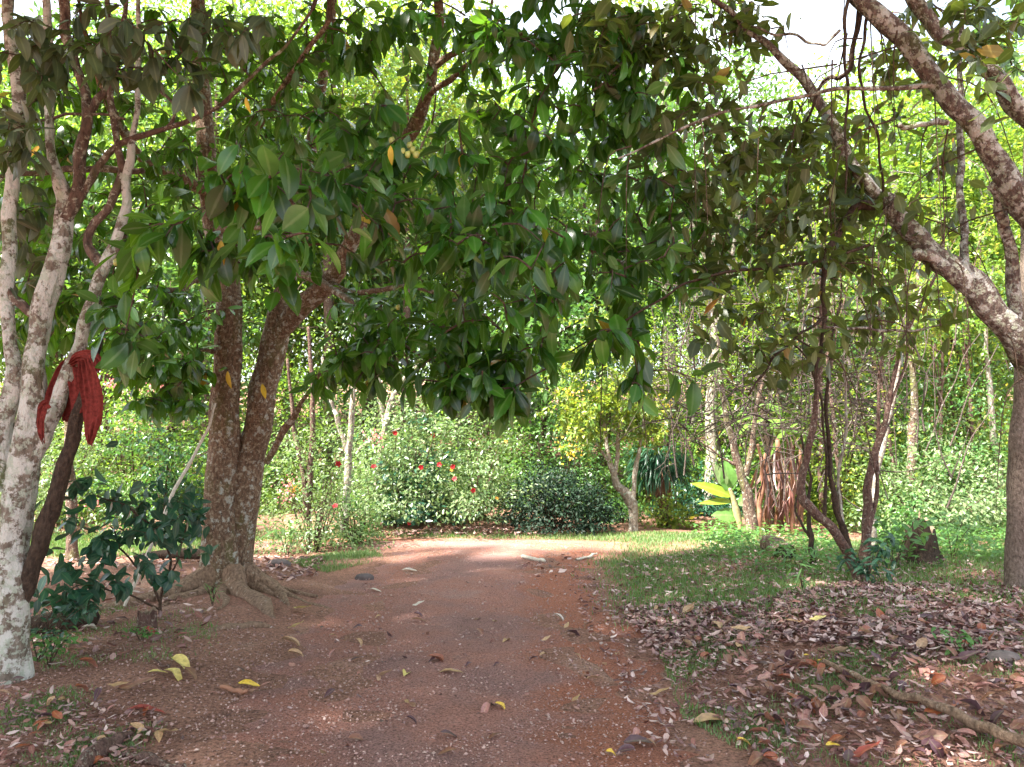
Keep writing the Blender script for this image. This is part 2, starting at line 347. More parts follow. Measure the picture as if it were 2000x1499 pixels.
M['wood'] = plain('old_cut_wood', (.26, .19, .13), .9, .4, 25, .2, .5)
M['hole'] = plain('hollow_shade', (.03, .022, .018), .95, .4, 25, .1, .5)  # near-black standing in for the shade inside the log

# ------------------------------------------------------------------ setting: ground, path
def grid_obj(name, X, Y, Z, mat, across=None):
    nv, nu = X.shape; v = np.stack([X, Y, Z], -1).reshape(-1, 3)
    i = np.arange(nv-1)[:, None]*nu; j = np.arange(nu-1)[None]
    f = np.stack([i+j, i+j+1, i+nu+j+1, i+nu+j], -1).reshape(-1, 4)
    mb = MB(); mb.add(v, f, 0, None if across is None else np.broadcast_to(across, X.shape).ravel()); return mb.build(name, mat)
xs = np.concatenate([np.linspace(-150, -14, 18)[:-1], np.arange(-14, 14, .12), np.linspace(14, 150, 18)])
ys = np.concatenate([np.linspace(-40, 1, 20)[:-1], np.arange(1, 24, .12), np.linspace(24, 170, 40)])
X, Y = np.meshgrid(xs, ys)
Z = H(X, Y)+.010*np.sin(5.1*X+2*np.sin(3*Y))*np.sin(4.3*Y+1.7*np.sin(2*X))
tag(grid_obj('ground', X, Y, Z-.012, M['soil']), kind='structure')
rows = [((-2.4, -4), (2.4, -4)), ((-2.3, 1), (2.0, 1))]
for (a, b) in [((300, 1560), (1440, 1560)), ((400, 1400), (1380, 1400)), ((480, 1300), (1320, 1300)), ((560, 1200), (1245, 1200)),
               ((640, 1140), (1195, 1140)), ((720, 1100), (1180, 1100)), ((735, 1085), (1190, 1074)), ((690, 1073), (1140, 1060)), ((600, 1071), (930, 1053)),
               ((450, 1074), (700, 1051)), ((200, 1082), (450, 1048)), ((-300, 1086), (100, 1047))]:
    ga, gb = G(*a), G(*b); rows.append(((ga[0], ga[1]), (gb[0], gb[1])))
ca = catmull(np.array([r[0] for r in rows]), 10); cb = catmull(np.array([r[1] for r in rows]), 10)
s_ = np.arange(len(ca))
ca[:, 0] += .10*np.sin(s_*.9)+.07*np.sin(s_*2.3); cb[:, 0] += .12*np.sin(s_*.8+2)+.07*np.sin(s_*1.9)
u = np.linspace(0, 1, 40)[None]
PX = ca[:, :1]*(1-u)+cb[:, :1]*u; PY = ca[:, 1:]*(1-u)+cb[:, 1:]*u
edge = ss(0, 1, np.minimum(1, np.minimum(u, 1-u)*5))
PZ = H(PX, PY)-.022+.032*edge+.010*np.sin(6*PX)*np.sin(5*PY)*edge-.022*(np.exp(-((u-.24)/.09)**2)+np.exp(-((u-.76)/.08)**2))*edge
tag(grid_obj('dirt_path', PX, PY, PZ, M['path'], u), kind='structure')
def groundpts(rng, n, poly, dmax=30, dmin=2.6, near=1.0):
    """n points on the ground whose place in the photo lies inside the polygon"""
    out = []; got = 0
    gx = [G(*p) if p[1] > 930 else None for p in poly]
    gx = np.array([g for g in gx if g is not None]); lo, hi = gx[:, :2].min(0)-.2, gx[:, :2].max(0)+.2
    for _ in range(400):
        xy = lo+(hi-lo)*rng.random((n*2, 2)); z = H(xy[:, 0], xy[:, 1])
        px, py = proj(np.column_stack([xy, z])); ok = inpoly(px, py, poly) & (xy[:, 1] > dmin) & (xy[:, 1] < dmax)
        out.append(np.column_stack([xy, z])[ok]); got += ok.sum()
        if got >= n: break
    return np.concatenate(out)[:n]

# gravel scattered on the path
rng = np.random.default_rng(11)
OCT = np.array([[1, 0, 0], [0, 1, 0], [-1, 0, 0], [0, -1, 0], [0, 0, .7], [0, 0, -.7]], float)
OF = np.array([[0, 1, 4], [1, 2, 4], [2, 3, 4], [3, 0, 4], [1, 0, 5], [2, 1, 5], [3, 2, 5], [0, 3, 5]])
def blobs(mb, rng, p, r, mat=0):
    n = len(p); s = OCT[None]*rng.uniform(.6, 1.4, (n, 6, 1))*r[:, None, None]; a = rng.uniform(0, 6.28, n); c, sn = np.cos(a), np.sin(a)
    x = s[..., 0]*c[:, None]-s[..., 1]*sn[:, None]; y = s[..., 0]*sn[:, None]+s[..., 1]*c[:, None]*rng.uniform(.6, 1, (n, 1))
    v = np.stack([x, y, s[..., 2]], -1)+p[:, None]
    mb.add(v.reshape(-1, 3), ((np.arange(n)*6)[:, None, None]+OF[None]).reshape(-1, 3), mat)
mb = MB()
k = rng.integers(5, len(ca)-30, 26000); uu = rng.beta(1.6, 1.6, 26000)
gp = ca[k]*(1-uu[:, None])+cb[k]*uu[:, None]+rng.normal(0, .12, (26000, 2)); gp = np.column_stack([gp, H(gp[:, 0], gp[:, 1])+.008])
blobs(mb, rng, gp, np.clip(rng.lognormal(math.log(.0045), .5, 26000), .002, .016)); 
gp = groundpts(rng, 5000, [(0, 1180), (420, 1180), (560, 1260), (420, 1500), (0, 1500)])
blobs(mb, rng, gp+[0, 0, .002], np.clip(rng.lognormal(math.log(.0045), .5, len(gp)), .002, .015))
tag(mb.build('gravel', M['pebble'], smooth=False), 'fine pale gravel strewn over the red dirt track', 'gravel', kind='stuff')

# grass
def grass(mb, rng, pts, h, w=.006, lean=.6):
    n = len(pts); a = rng.uniform(0, 6.28, n); hh = h*rng.uniform(.5, 1.5, n)
    d = np.column_stack([np.cos(a)*lean*rng.uniform(.2, 1.4, n), np.sin(a)*lean*rng.uniform(.2, 1.4, n), np.ones(n)])
    leaves(mb, pts-[0, 0, .01], d, np.column_stack([-np.cos(a), -np.sin(a), np.zeros(n)])*-1+[0, 0, .3], hh, w*rng.uniform(.7, 1.5, n), rng.uniform(.2, 1.2, n), .2, 0)
def clumpy(rng, p, sc=.5, thr=-.2):
    v = np.sin(p[:, 0]*2.2/sc+3*np.sin(p[:, 1]*.7/sc))+np.sin(p[:, 1]*1.9/sc+2*np.sin(p[:, 0]*.8/sc))+rng.normal(0, .7, len(p)); return p[v > thr]
mb = MB()
vergeR = [(1190, 1100), (1260, 1050), (1420, 1045), (1700, 1060), (2000, 1070), (2000, 1180), (1650, 1180), (1480, 1190), (1300, 1230), (1230, 1180)]
p = clumpy(rng, groundpts(rng, 60000, vergeR), .8, -.9); p[:, :2] += rng.normal(0, .22, (len(p), 2)); p[:, 2] = H(p[:, 0], p[:, 1]); grass(mb, rng, p, .05, .010, .9)
p = clumpy(rng, groundpts(rng, 44000, [(1260, 1200), (1500, 1180), (2000, 1200), (2000, 1499), (1500, 1499), (1330, 1400)]), .45, .5); p = p[rng.random(len(p)) < .75]; grass(mb, rng, p, .035, .005, 1.1)
tag(mb.build('grass', M['grass']), 'patchy short green grass on the right verge beside the track', 'grass', kind='stuff')
mb = MB()
p = groundpts(rng, 16000, [(60, 1050), (400, 1035), (700, 1036), (1000, 1038), (1200, 1042), (1300, 1040), (1420, 1046), (1260, 1062), (1140, 1056), (700, 1049), (400, 1062), (60, 1085)]); grass(mb, rng, p, .05, .010)
p = groundpts(rng, 14000, [(40, 1042), (420, 1036), (420, 1088), (40, 1090)]); grass(mb, rng, p, .05, .010)
p = clumpy(rng, groundpts(rng, 6000, [(560, 1100), (700, 1070), (760, 1090), (640, 1120)]), .5, -.5); grass(mb, rng, p, .05, .006, 1)
tag(mb.build('grass', M['grass']), 'thin sunlit grass strip on the far side of the red track', 'grass', kind='stuff')
mb = MB()
p = clumpy(rng, groundpts(rng, 9000, [(0, 1345), (200, 1340), (330, 1420), (260, 1499), (0, 1499)]), .3, .6); grass(mb, rng, p, .025, .004, 1.4)
p = clumpy(rng, groundpts(rng, 5000, [(60, 1180), (420, 1190), (430, 1280), (80, 1310)]), .3, .5); grass(mb, rng, p, .028, .005, 1.2)
tag(mb.build('grass', M['grass']), 'sparse trampled grass under the pale trunked tree on the left', 'grass', kind='stuff')

# leaf litter
def flat_leaves(mb, rng, p, L, lod=1, mat=0, tilt=.45, wr=.45):
    n = len(p); a = rng.uniform(0, 6.28, n); d = np.column_stack([np.cos(a), np.sin(a), rng.normal(0, tilt*.5, n)])
    nr = np.column_stack([rng.normal(0, tilt, n), rng.normal(0, tilt, n), np.ones(n)]); flip = np.where(rng.random(n) < .45, -1, 1)
    Ls = L*rng.uniform(.5, 1.35, n)
    leaves(mb, p-d*(Ls*.5)[:, None]+[0, 0, .012]+np.column_stack([np.zeros((n, 2)), rng.uniform(0, .02, n)]), d, nr*flip[:, None], Ls, Ls*wr*rng.uniform(.7, 1.2, n), rng.uniform(-.3, .9, n), rng.uniform(-.2, .5, n), lod, mat, wave=.3)
mb = MB()
bank = [(1210, 1190), (1450, 1180), (1650, 1140), (2000, 1150), (2000, 1280), (1700, 1270), (1480, 1260), (1300, 1290)]
p = groundpts(rng, 7200, bank); flat_leaves(mb, rng, clumpy(rng, p, .7, -1.2), .085, tilt=.4)
p = clumpy(rng, groundpts(rng, 4200, [(1150, 1120), (1500, 1040), (2000, 1100), (2000, 1300), (1400, 1330), (1270, 1480), (1180, 1300)]), .6, -.4); flat_leaves(mb, rng, p, .055, tilt=.25)
p = groundpts(rng, 3400, [(1280, 1280), (2000, 1270), (2000, 1499), (1480, 1499), (1380, 1400)]); flat_leaves(mb, rng, p[:2000], .06, tilt=.35)
p = groundpts(rng, 2400, [(1200, 1100), (1500, 1060), (2000, 1110), (2000, 1170), (1300, 1200)]); flat_leaves(mb, rng, p, .08)
p = groundpts(rng, 70, [(1000, 1090), (1140, 1085), (1150, 1130), (1010, 1135)]); flat_leaves(mb, rng, p, .09)
p = groundpts(rng, 500, [(1100, 1120), (1230, 1150), (1400, 1499), (1300, 1499), (1180, 1300)]); flat_leaves(mb, rng, p, .06)
tag(mb.build('leaf_litter', M['litter']), 'thick carpet of brown and pinkish dry leaves on the right bank', 'leaf litter', kind='stuff')
mb = MB()
p = groundpts(rng, 900, [(0, 1080), (400, 1090), (420, 1180), (420, 1260), (0, 1340)]); flat_leaves(mb, rng, p, .085)
p = groundpts(rng, 500, [(0, 1340), (330, 1400), (280, 1499), (0, 1499)]); flat_leaves(mb, rng, p, .05)
p = groundpts(rng, 420, [(470, 1090), (640, 1090), (620, 1130), (480, 1150)]); flat_leaves(mb, rng, p, .10)
p = groundpts(rng, 700, [(740, 1040), (930, 1032), (1090, 1038), (1080, 1046), (740, 1046)]); flat_leaves(mb, rng, p, .10)
p = groundpts(rng, 500, [(480, 1140), (1150, 1120), (1300, 1480), (300, 1480)]); flat_leaves(mb, rng, p, .035)
tag(mb.build('leaf_litter', M['litter']), 'scattered dry leaf scraps on the red soil left of and on the track', 'leaf litter', kind='stuff')
# ------------------------------------------------------------------ trees placed from the photo
SLIM = 1.0
def pxline(pts, d):
    """photo pixels with a stem width in pixels -> points and radii at depth d (number or one per point)"""
    out, rad = [], []
    for i, q in enumerate(pts):
        dd = q[3] if len(q) > 3 else (d[i] if isinstance(d, (list, tuple)) else d)
        out.append(P(q[0], q[1], dd)); rad.append(q[2]*.43*SLIM*dd/F)
    return np.array(out), np.array(rad)
def limb(name, parent, mat, pts, d, seg=12, rough=.22, rng=RNG, sub=6, skel=None, wob=.008, mb=None):
    p, r = pxline(pts, d); own = mb is None
    m = MB() if own else mb
    pp, rr = tube(m, p, r, seg, 0, sub, rough, rng, wob=wob)
    if skel is not None: skel.append(pp)
    if own: return m.build(name, mat, parent)
def region(rng, items):
    """foliage blobs: (px, py, depth, rx px, ry px, depth radius m, number of sprays)"""
    out = []
    for (px, py, d, rx, ry, rd, n) in items:
        v = nrm(rng.normal(size=(n, 3)))*(rng.random((n, 1))**.4)
        for a in v: out.append(P(px+a[0]*rx, py+a[1]*ry, d+a[2]*rd))
    return np.array(out)

# ---- the twin-trunk big-leaf tree on the left of the track
rng = np.random.default_rng(21)
DT = 8.2
base = G(440, 1160)
T = thing('broadleaf_tree', 'twin-trunk brown tree with large glossy leaves arching over the red track', 'tree', base)
sk = []
limb('trunk', T, M['bark_main'], [(432, 1190, 130), (430, 1150, 112), (430, 1090, 88), (430, 1000, 70), (437, 850, 62), (445, 700, 60), (448, 610, 60), (440, 540, 55), (425, 450, 48), (405, 330, 42), (395, 200, 38), (390, 90, 35), (385, -60, 30), (380, -200, 22)], DT, 30, .2, rng, 8, sk)
limb('trunk', T, M['bark_main'], [(452, 1185, 100), (458, 1130, 84), (468, 1050, 70), (484, 930, 62), (505, 810, 60), (530, 700, 60), (546, 630, 64), (556, 560, 44), (568, 480, 38), (590, 380, 32), (612, 260, 27), (640, 100, 23), (650, -60, 20)], DT+.15, 30, .2, rng, 8, sk)
big = [[(540, 655, 50, 8.3), (588, 602, 48, 8.1), (640, 552, 42, 7.9), (688, 474, 38, 7.6), (728, 385, 36, 7.4), (778, 292, 34, 7.2), (828, 212, 30, 7), (848, 120, 26, 7), (856, 0, 22, 7), (850, -90, 18, 7)],
       [(800, 250, 20, 7.1), (840, 185, 16, 6.9), (900, 140, 13, 6.6), (940, 90, 10, 6.4), (960, 20, 8, 6.2), (965, -40, 6, 6)],
       [(850, 130, 16, 7), (900, 95, 14, 6.6), (990, 70, 11, 6.1), (1100, 90, 8, 5.6), (1200, 150, 6, 5.2)],
       [(446, 560, 22, 8.2), (400, 548, 15, 8), (340, 566, 13, 7.6), (270, 560, 9, 7.2), (190, 600, 6, 7)],
       [(425, 380, 26, 8.2), (350, 350, 26, 7.8), (270, 300, 22, 7.4), (200, 165, 20, 7), (160, 60, 16, 6.8)],
       [(640, 552, 16, 7.9), (700, 575, 13, 7.2), (800, 560, 11, 6.4), (920, 600, 8, 5.6), (1020, 680, 5, 5.2)],
       [(560, 520, 24, 8.3), (640, 560, 18, 7.4), (740, 640, 9, 6.4), (840, 700, 6, 6)],
       [(728, 385, 18, 7.4), (830, 420, 14, 6.4), (960, 440, 11, 5.6), (1100, 470, 9, 5), (1230, 520, 6, 4.8)],
       [(690, 474, 16, 7.6), (640, 430, 12, 6.2), (560, 420, 9, 5), (480, 400, 7, 4.2), (430, 330, 5, 3.8)],
       [(425, 450, 20, 8.2), (470, 440, 13, 6.6), (520, 450, 9, 5), (480, 480, 6, 3.8)],
       [(405, 330, 18, 8.2), (500, 250, 16, 7), (580, 130, 13, 6), (640, 40, 10, 5.6)],
       [(445, 690, 10, 8.3), (380, 690, 9, 7.9), (320, 740, 6, 7.6)],
       [(520, 905, 14, 8.2), (560, 835, 17, 8.1), (600, 770, 9, 7.8), (650, 690, 6, 7.6)]]
for b in big: limb('limb', T, M['bark_main'], b, None, 10, .2, rng, 6, sk, .012)
for rt in ([(428, 1125, 70, 8.15), (384, 1146, 56, 7.95), (332, 1166, 44, 7.7), (282, 1184, 36, 7.45), (232, 1198, 34, 7.25), (180, 1206, 28, 7.1), (120, 1216, 10, 7.0)],
           [(455, 1130, 70, 8.1), (462, 1170, 50, 7.9), (486, 1186, 44, 7.7), (510, 1210, 36, 7.4), (536, 1244, 10, 7.05)],
           [(474, 1120, 40, 8.2), (520, 1168, 30, 8.0), (552, 1190, 20, 7.8), (560, 1220, 8, 7.5)],
           [(400, 1262, 8, 6.4), (440, 1240, 22, 6.6), (500, 1232, 18, 6.75), (560, 1240, 5, 6.7)],
           [(485, 1110, 24, 8.2), (540, 1150, 16, 8.2), (620, 1162, 6, 8.0)],
           [(420, 1150, 46, 8.05), (385, 1186, 30, 7.75), (340, 1206, 22, 7.5), (300, 1240, 8, 7.1)], [(440, 1160, 44, 8.0), (430, 1196, 26, 7.7), (440, 1226, 14, 7.4), (425, 1252, 5, 7.1)], [(480, 1130, 40, 8.1), (528, 1150, 24, 8.05), (590, 1178, 15, 7.85), (640, 1200, 5, 7.6)]):
    p, r = pxline(rt, None); p[:, 2] = np.maximum(np.minimum(p[:, 2]+.02, H(p[:, 0], p[:, 1])+r*.75+.3*np.linspace(1, 0, len(r))**2), H(p[:, 0], p[:, 1])-.02)
    m = MB(); tube(m, p, r, 10, 0, 6, .35, rng, wob=.012); m.build('root', M['bark_root'], T)
tips = region(rng, [(500, 330, 3.4, 130, 70, .5, 16), (560, 470, 3.3, 90, 70, .4, 9), (330, 470, 3.9, 110, 70, .5, 14), (230, 620, 4.6, 90, 90, .6, 16),
                    (470, 470, 4.4, 150, 120, .7, 16), (700, 380, 4.4, 140, 150, .7, 36), (780, 240, 4.6, 150, 90, .8, 24), (880, 420, 4.6, 170, 150, .8, 40), (1000, 520, 4.4, 160, 140, .7, 42),
                    (1170, 560, 4.6, 150, 130, .7, 26), (1230, 690, 4.7, 70, 50, .4, 7), (1290, 470, 5.2, 110, 170, .7, 20), (1340, 750, 4.6, 30, 22, .2, 3), (950, 690, 5.0, 130, 80, .6, 30), (960, 770, 4.9, 60, 38, .4, 12), (880, 760, 5.4, 50, 30, .3, 5),
                    (720, 640, 6.0, 110, 80, .8, 36), (720, 720, 6.2, 70, 40, .5, 12), (640, 720, 6.6, 50, 60, .5, 8), (830, 560, 6.3, 220, 130, 1, 20),
                    (330, 640, 7.4, 150, 110, .7, 60), (330, 780, 7.4, 70, 45, .4, 14), (200, 560, 7.2, 170, 170, .8, 50), (150, 400, 7.4, 190, 150, 1, 44), (230, 720, 7.0, 60, 60, .5, 10),
                    (1030, 260, 5.4, 200, 130, 1, 30), (1130, 120, 5.2, 180, 120, .9, 32), (930, 90, 6.4, 160, 90, 1, 22), (650, 200, 7.2, 220, 150, 1.2, 18), (500, 120, 7.6, 200, 110, 1, 10), (1240, 330, 5.6, 130, 150, .8, 26),
                    (280, 120, 7.2, 200, 120, 1, 24),
                    (620, 330, 5.6, 120, 130, .8, 30), (560, 180, 6.4, 170, 130, 1, 18), (760, 110, 6.2, 190, 110, 1, 16), (430, 260, 7.4, 170, 140, .8, 20), (120, 250, 7.2, 150, 150, .8, 40), (1080, 400, 5.8, 200, 160, .8, 18), (60, 640, 7.4, 110, 140, .8, 34), (640, 560, 7.4, 120, 90, .7, 24), (1200, 230, 6.4, 150, 150, .9, 12), (960, 250, 6.6, 200, 130, .8, 12),
                    (940, 760, 4.8, 90, 55, .4, 18), (860, 700, 5.2, 90, 80, .5, 22), (1180, 690, 4.7, 80, 50, .4, 7), (700, 720, 5.8, 80, 50, .5, 18), (330, 720, 7.0, 120, 90, .6, 40), (1240, 745, 4.6, 30, 28, .2, 5), (1080, 690, 4.7, 60, 50, .3, 8), (440, 640, 7.0, 40, 60, .3, 3),
                    (1120, 60, 5.0, 200, 90, .8, 34), (900, 40, 5.6, 170, 80, .8, 24), (1250, 200, 5.2, 120, 130, .7, 22), (1330, 430, 5.2, 70, 130, .6, 9), (640, 60, 6.6, 190, 80, .8, 18), (100, 480, 6.9, 110, 130, .7, 24), (300, 360, 6.4, 120, 110, .7, 22), (200, 130, 7.0, 220, 130, .8, 34), (430, 80, 7.0, 130, 90, .8, 20), (540, 250, 7.0, 140, 110, .8, 24), (60, 300, 7.2, 90, 200, .8, 26)])
px_, py_ = proj(tips); keep = np.ones(len(tips), bool)        # the big limbs stay in sight between the leaves
for poly, dm, pr in (([(500, 560), (560, 520), (690, 400), (750, 420), (650, 600), (590, 680), (500, 720)], 8, .95), ([(760, 290), (820, 150), (825, -20), (890, -20), (890, 120), (810, 320)], 7.2, .75), ([(360, 40), (440, 40), (440, 340), (370, 340)], 8.1, .7), ([(400, 540), (480, 540), (480, 720), (400, 720)], 8.1, .9)):
    keep &= ~(inpoly(px_, py_, poly) & (tips[:, 1] < dm) & (rng.random(len(tips)) < pr))
keep &= ~((px_ > 1040) & (py_ > 540) & (rng.random(len(tips)) < .45)); tips = tips[keep]
mb = MB(); S = np.concatenate(sk)
S = S[S[:, 2] > 2.2]
ax = twigs(mb, rng, S[::2], tips, .011, .0025, 5, 1, .12)
near = tips[:, 1] < 5.3
sprays(mb, rng, tips[near], ax[near], 7, .165, .43, .85, 2, 0, .85, .2, .8, .35, 1.0)
sprays(mb, rng, tips[~near], ax[~near], 7, .165, .43, .8, 1, 0, .85, .2, .7, .35, 1.0)
# unseen leaf sprays added above the view to shade the track
n = 1900; q = np.column_stack([rng.uniform(-10, 2.6, n), rng.uniform(.3, 8.6, n), np.zeros(n)])
q[:, 2] = np.maximum(5.2, np.where(q[:, 0] > -5, 2.6, 1.9)+.63*q[:, 1])+rng.uniform(0, 1.9, n)
hole = np.sin(q[:, 0]*1.7+1)+np.sin(q[:, 1]*1.9+.6*q[:, 0])+.5*np.sin(q[:, 0]*3.1-q[:, 1]*2.3)
q = q[hole > -2.1]; q2 = np.column_stack([rng.uniform(-8.2, -1.4, 520), rng.uniform(1.5, 9.3, 520), np.zeros(520)]); q2[:, 2] = np.maximum(5.4, 2.5+.64*q2[:, 1])+rng.uniform(0, 1.6, 520); q = np.vstack([q, q2])  # extra unseen sprays set where they block sun from the track
axu = twigs(mb, rng, S[::3], q, .02, .004, 4, 1, .05, 1, .6)
sprays(mb, rng, q, axu, 11, .30, .46, .5, 1, 0, 1., .3, .6, .3, .95)
mb.build('crown', [M['bigleaf'], M['twig']], T)
m = MB()
for (px, py, d) in [(786, 297, 4.2), (796, 303, 4.2), (806, 294, 4.22), (812, 303, 4.2), (800, 285, 4.25), (790, 400, 4.3), (227, 513, 4.1), (777, 601, 5.6), (765, 275, 4.3), (318, 100, 4.2)]:
    m = MB(); a = P(px, py, d); tube(m, [a+[0, 0, .022], a+[.002, 0, .017], a+[0, 0, .002], a-[0, 0, .015], a-[0, 0, .021]], [.004, .014, .018, .013, .003], 10, 0, 3)
    tube(m, [a+[0, 0, .02], a+[.01, .02, .05]], [.002, .002], 4, 1, 1); m.build('fruit', [M['fruit'], M['twig']], T)
m = MB()
pts = np.array([P(*a) for a in [(445, 725, 8.0), (512, 750, 7.9), (763, 285, 4.1), (432, 470, 3.9), (425, 375, 4.3), (700, 425, 4.4), (480, 190, 4.2)]])
for a_, d_, l_ in zip(pts, [[.1, 0, -1], [.2, .1, -1], [0, .1, -1], [.05, 0, -1], [.5, 0, -.7], [.8, 0, -.3], [.2, 0, -1]], [.2, .17, .11, .14, .12, .1, .1]):
    m = MB(); leaves(m, [a_], [d_], [[rng.normal(0, .3), -1, .2]], l_, l_*.35, .4, .3, 2); m.build('yellow_leaf', M['yellowleaf'], T)

# ---- pale mottled multi-stem tree at the left edge
rng = np.random.default_rng(33); D = 5.1; SLIM = .86
T2 = thing('mottled_tree', 'pale mottled multi-stem tree at the left edge with a red cloth caught in it', 'tree', G(25, 1335)); sk = []
limb('trunk', T2, M['bark_white'], [(15, 1375, 100), (20, 1330, 88), (22, 1250, 80), (24, 1120, 76), (34, 1000, 76), (56, 850, 64), (70, 700, 54), (86, 600, 54), (108, 520, 50), (128, 430, 46), (124, 385, 40), (106, 330, 27), (96, 230, 24), (104, 140, 22), (92, 50, 20), (92, -70, 18)], D, 30, .2, rng, 8, sk)
stems = [('bark_lichen', [(128, 430, 40), (150, 380, 34), (158, 310, 30), (170, 219, 28), (150, 133, 25), (130, 67, 26), (124, 0, 30), (120, -80, 26)]),
         ('bark_lichen', [(166, 235, 20), (190, 195, 20), (215, 160, 18), (228, 120, 16), (240, 60, 14), (250, -60, 12)]),
         ('bark_lichen', [(140, 410, 20), (168, 370, 20), (200, 315, 18), (238, 278, 17), (330, 252, 14), (400, 222, 12), (460, 180, 11), (520, 125, 9), (560, 85, 8), (610, 20, 7)]),
         ('bark_lichen', [(320, 256, 9), (345, 215, 9), (308, 170, 8), (300, 120, 6)]),
         ('bark_white', [(60, 905, 44), (85, 850, 46), (112, 790, 40), (147, 690, 34), (180, 590, 32), (214, 500, 29), (240, 420, 26), (252, 340, 22), (262, 250, 16), (268, 150, 14), (275, 0, 12)]),
         ('bark_lichen', [(200, 520, 30), (170, 470, 22), (215, 400, 22), (235, 330, 20), (222, 230, 18), (215, 130, 16), (205, -40, 14)]),
         ('bark_dark', [(30, 1215, 40), (56, 1130, 44), (80, 1055, 42), (102, 990, 42), (132, 890, 38), (158, 790, 28), (182, 710, 18), (204, 645, 11), (240, 625, 8), (262, 590, 5)]),
         ('bark_white', [(5, 960, 70), (8, 900, 62), (6, 830, 52), (26, 740, 40), (22, 660, 36), (12, 560, 34), (18, 430, 34), (30, 330, 38), (36, 200, 34), (22, 80, 32), (18, -80, 28)]),
         ('bark_lichen', [(4, 560, 24), (40, 592, 24), (76, 628, 28)]),
         ('bark_lichen', [(0, 345, 10, 5.6), (100, 335, 16, 5.8), (190, 330, 18, 6), (280, 335, 16, 6.2)]),
         ('bark_lichen', [(60, 240, 8), (150, 222, 8), (240, 232, 7)])]
for mt, st in stems: limb('stem', T2, M[mt], st, D if len(st[0]) < 4 else None, 12, .22, rng, 6, sk, .008)
tips = region(rng, [(60, 90, 4.4, 110, 100, .5, 20), (230, 70, 4.2, 120, 80, .5, 14), (330, 110, 4.1, 110, 90, .4, 10), (30, 230, 4.6, 60, 110, .4, 14), (450, 60, 4.4, 120, 70, .5, 10), (60, 440, 5.4, 80, 120, .5, 14)])
mb = MB(); S = np.concatenate(sk); ax = twigs(mb, rng, S[::2], tips, .007, .002, 5, 1, .1)
sprays(mb, rng, tips, ax, 6, .15, .45, .9, 2, 0, .9, .12, .8, .4, .95)
n = 260; q = np.column_stack([rng.uniform(-8, -.5, n), rng.uniform(-.5, 6, n), rng.uniform(5.6, 8, n)])  # unseen overhead sprays added to this crown to shade the foreground
axu = twigs(mb, rng, S[::3], q, .02, .004, 4, 1, .05, 1, .6); sprays(mb, rng, q, axu, 11, .28, .46, .5, 1, 0, 1., .3, .6, .3)
mb.build('crown', [M['dustleaf'], M['twig']], T2)

# red cloth hung in the fork
def drape(mb, pts, widths, folds=5, depth=.022, nu=26, th=.004, ph=0):
    c = catmull(np.column_stack([pts, widths]), 10); p, w = c[:, :3], c[:, 3]; n = len(p); t = nrm(np.gradient(p, axis=0)); s = nrm(np.cross(t, [0, 1, 0])+1e-6); f = np.cross(s, t)
    u = np.linspace(-1, 1, nu); k = np.linspace(0, 1, n)[:, None]
    off = depth*np.sin(folds*u[None]*2+ph+1.5*k+.6*np.sin(3*k+u[None]))*(.6+.4*np.sin(5*k+2*u[None]+ph))+.35*depth*np.sin(13*u[None]+7*k+ph)+.25*depth*np.sin(21*k-6*u[None])
    p = p.copy(); hem = (.016*np.sin(7*u+ph)+.010*np.sin(17*u+2*ph))[None]*(k**3)
    v = p[:, None]+s[:, None]*(u[None]*w[:, None]/2+.2*off*k)[..., None]+f[:, None]*off[..., None]+t[:, None]*hem[..., None]
    i = np.arange(n-1)[:, None]*nu; j = np.arange(nu-1)[None]; q = np.stack([i+j, i+j+1, i+nu+j+1, i+nu+j], -1).reshape(-1, 4)
    vv = np.concatenate([v.reshape(-1, 3), (v+f[:, None]*th).reshape(-1, 3)]); mb.add(vv, np.concatenate([q, q[:, ::-1]+n*nu]))
m = MB()
def W(px): return px*D/F
drape(m, [P(152, 704, 5.16), P(132, 712, 5.14), P(117, 745, 5.12), P(105, 785, 5.10), P(96, 812, 5.08), P(92, 828, 5.07)], [W(18), W(26), W(34), W(32), W(26), W(16)], 5.2, .010, 60, .003, 1)
drape(m, [P(94, 788, 4.95), P(84, 796, 4.94), P(79, 822, 4.94), P(80, 846, 4.94), P(84, 862, 4.94)], [W(20), W(20), W(17), W(13), W(5)], 4.2, .007, 40, .003, 2)
drape(m, [P(132, 722, 5.2), P(136, 745, 5.2), P(132, 785, 5.2), P(126, 806, 5.2), P(120, 818, 5.2)], [W(40), W(58), W(56), W(46), W(30)], 6, .011, 60, .003, .5)
drape(m, [P(136, 712, 5.06), P(150, 700, 5.03), P(168, 697, 4.99), P(182, 704, 4.97), P(192, 726, 4.955)], [W(12), W(22), W(28), W(30), W(28)], 5, .010, 50, .003, 1.7)
drape(m, [P(164, 702, 4.97), P(172, 735, 4.95), P(180, 780, 4.94), P(180, 815, 4.94), P(177, 842, 4.94), P(175, 866, 4.94)], [W(22), W(36), W(38), W(34), W(24), W(7)], 5.4, .011, 60, .003, 3)
drape(m, [P(152, 708, 5.08), P(160, 750, 5.08), P(160, 785, 5.08), P(156, 806, 5.08)], [W(50), W(50), W(46), W(36)], 5, .010, 50, .003, 2.2)
tag(m.build('cloth', M['cloth'], loc=P(140, 760, 5.0)), 'faded red cloth draped over a leaning stem of the mottled tree', 'cloth')

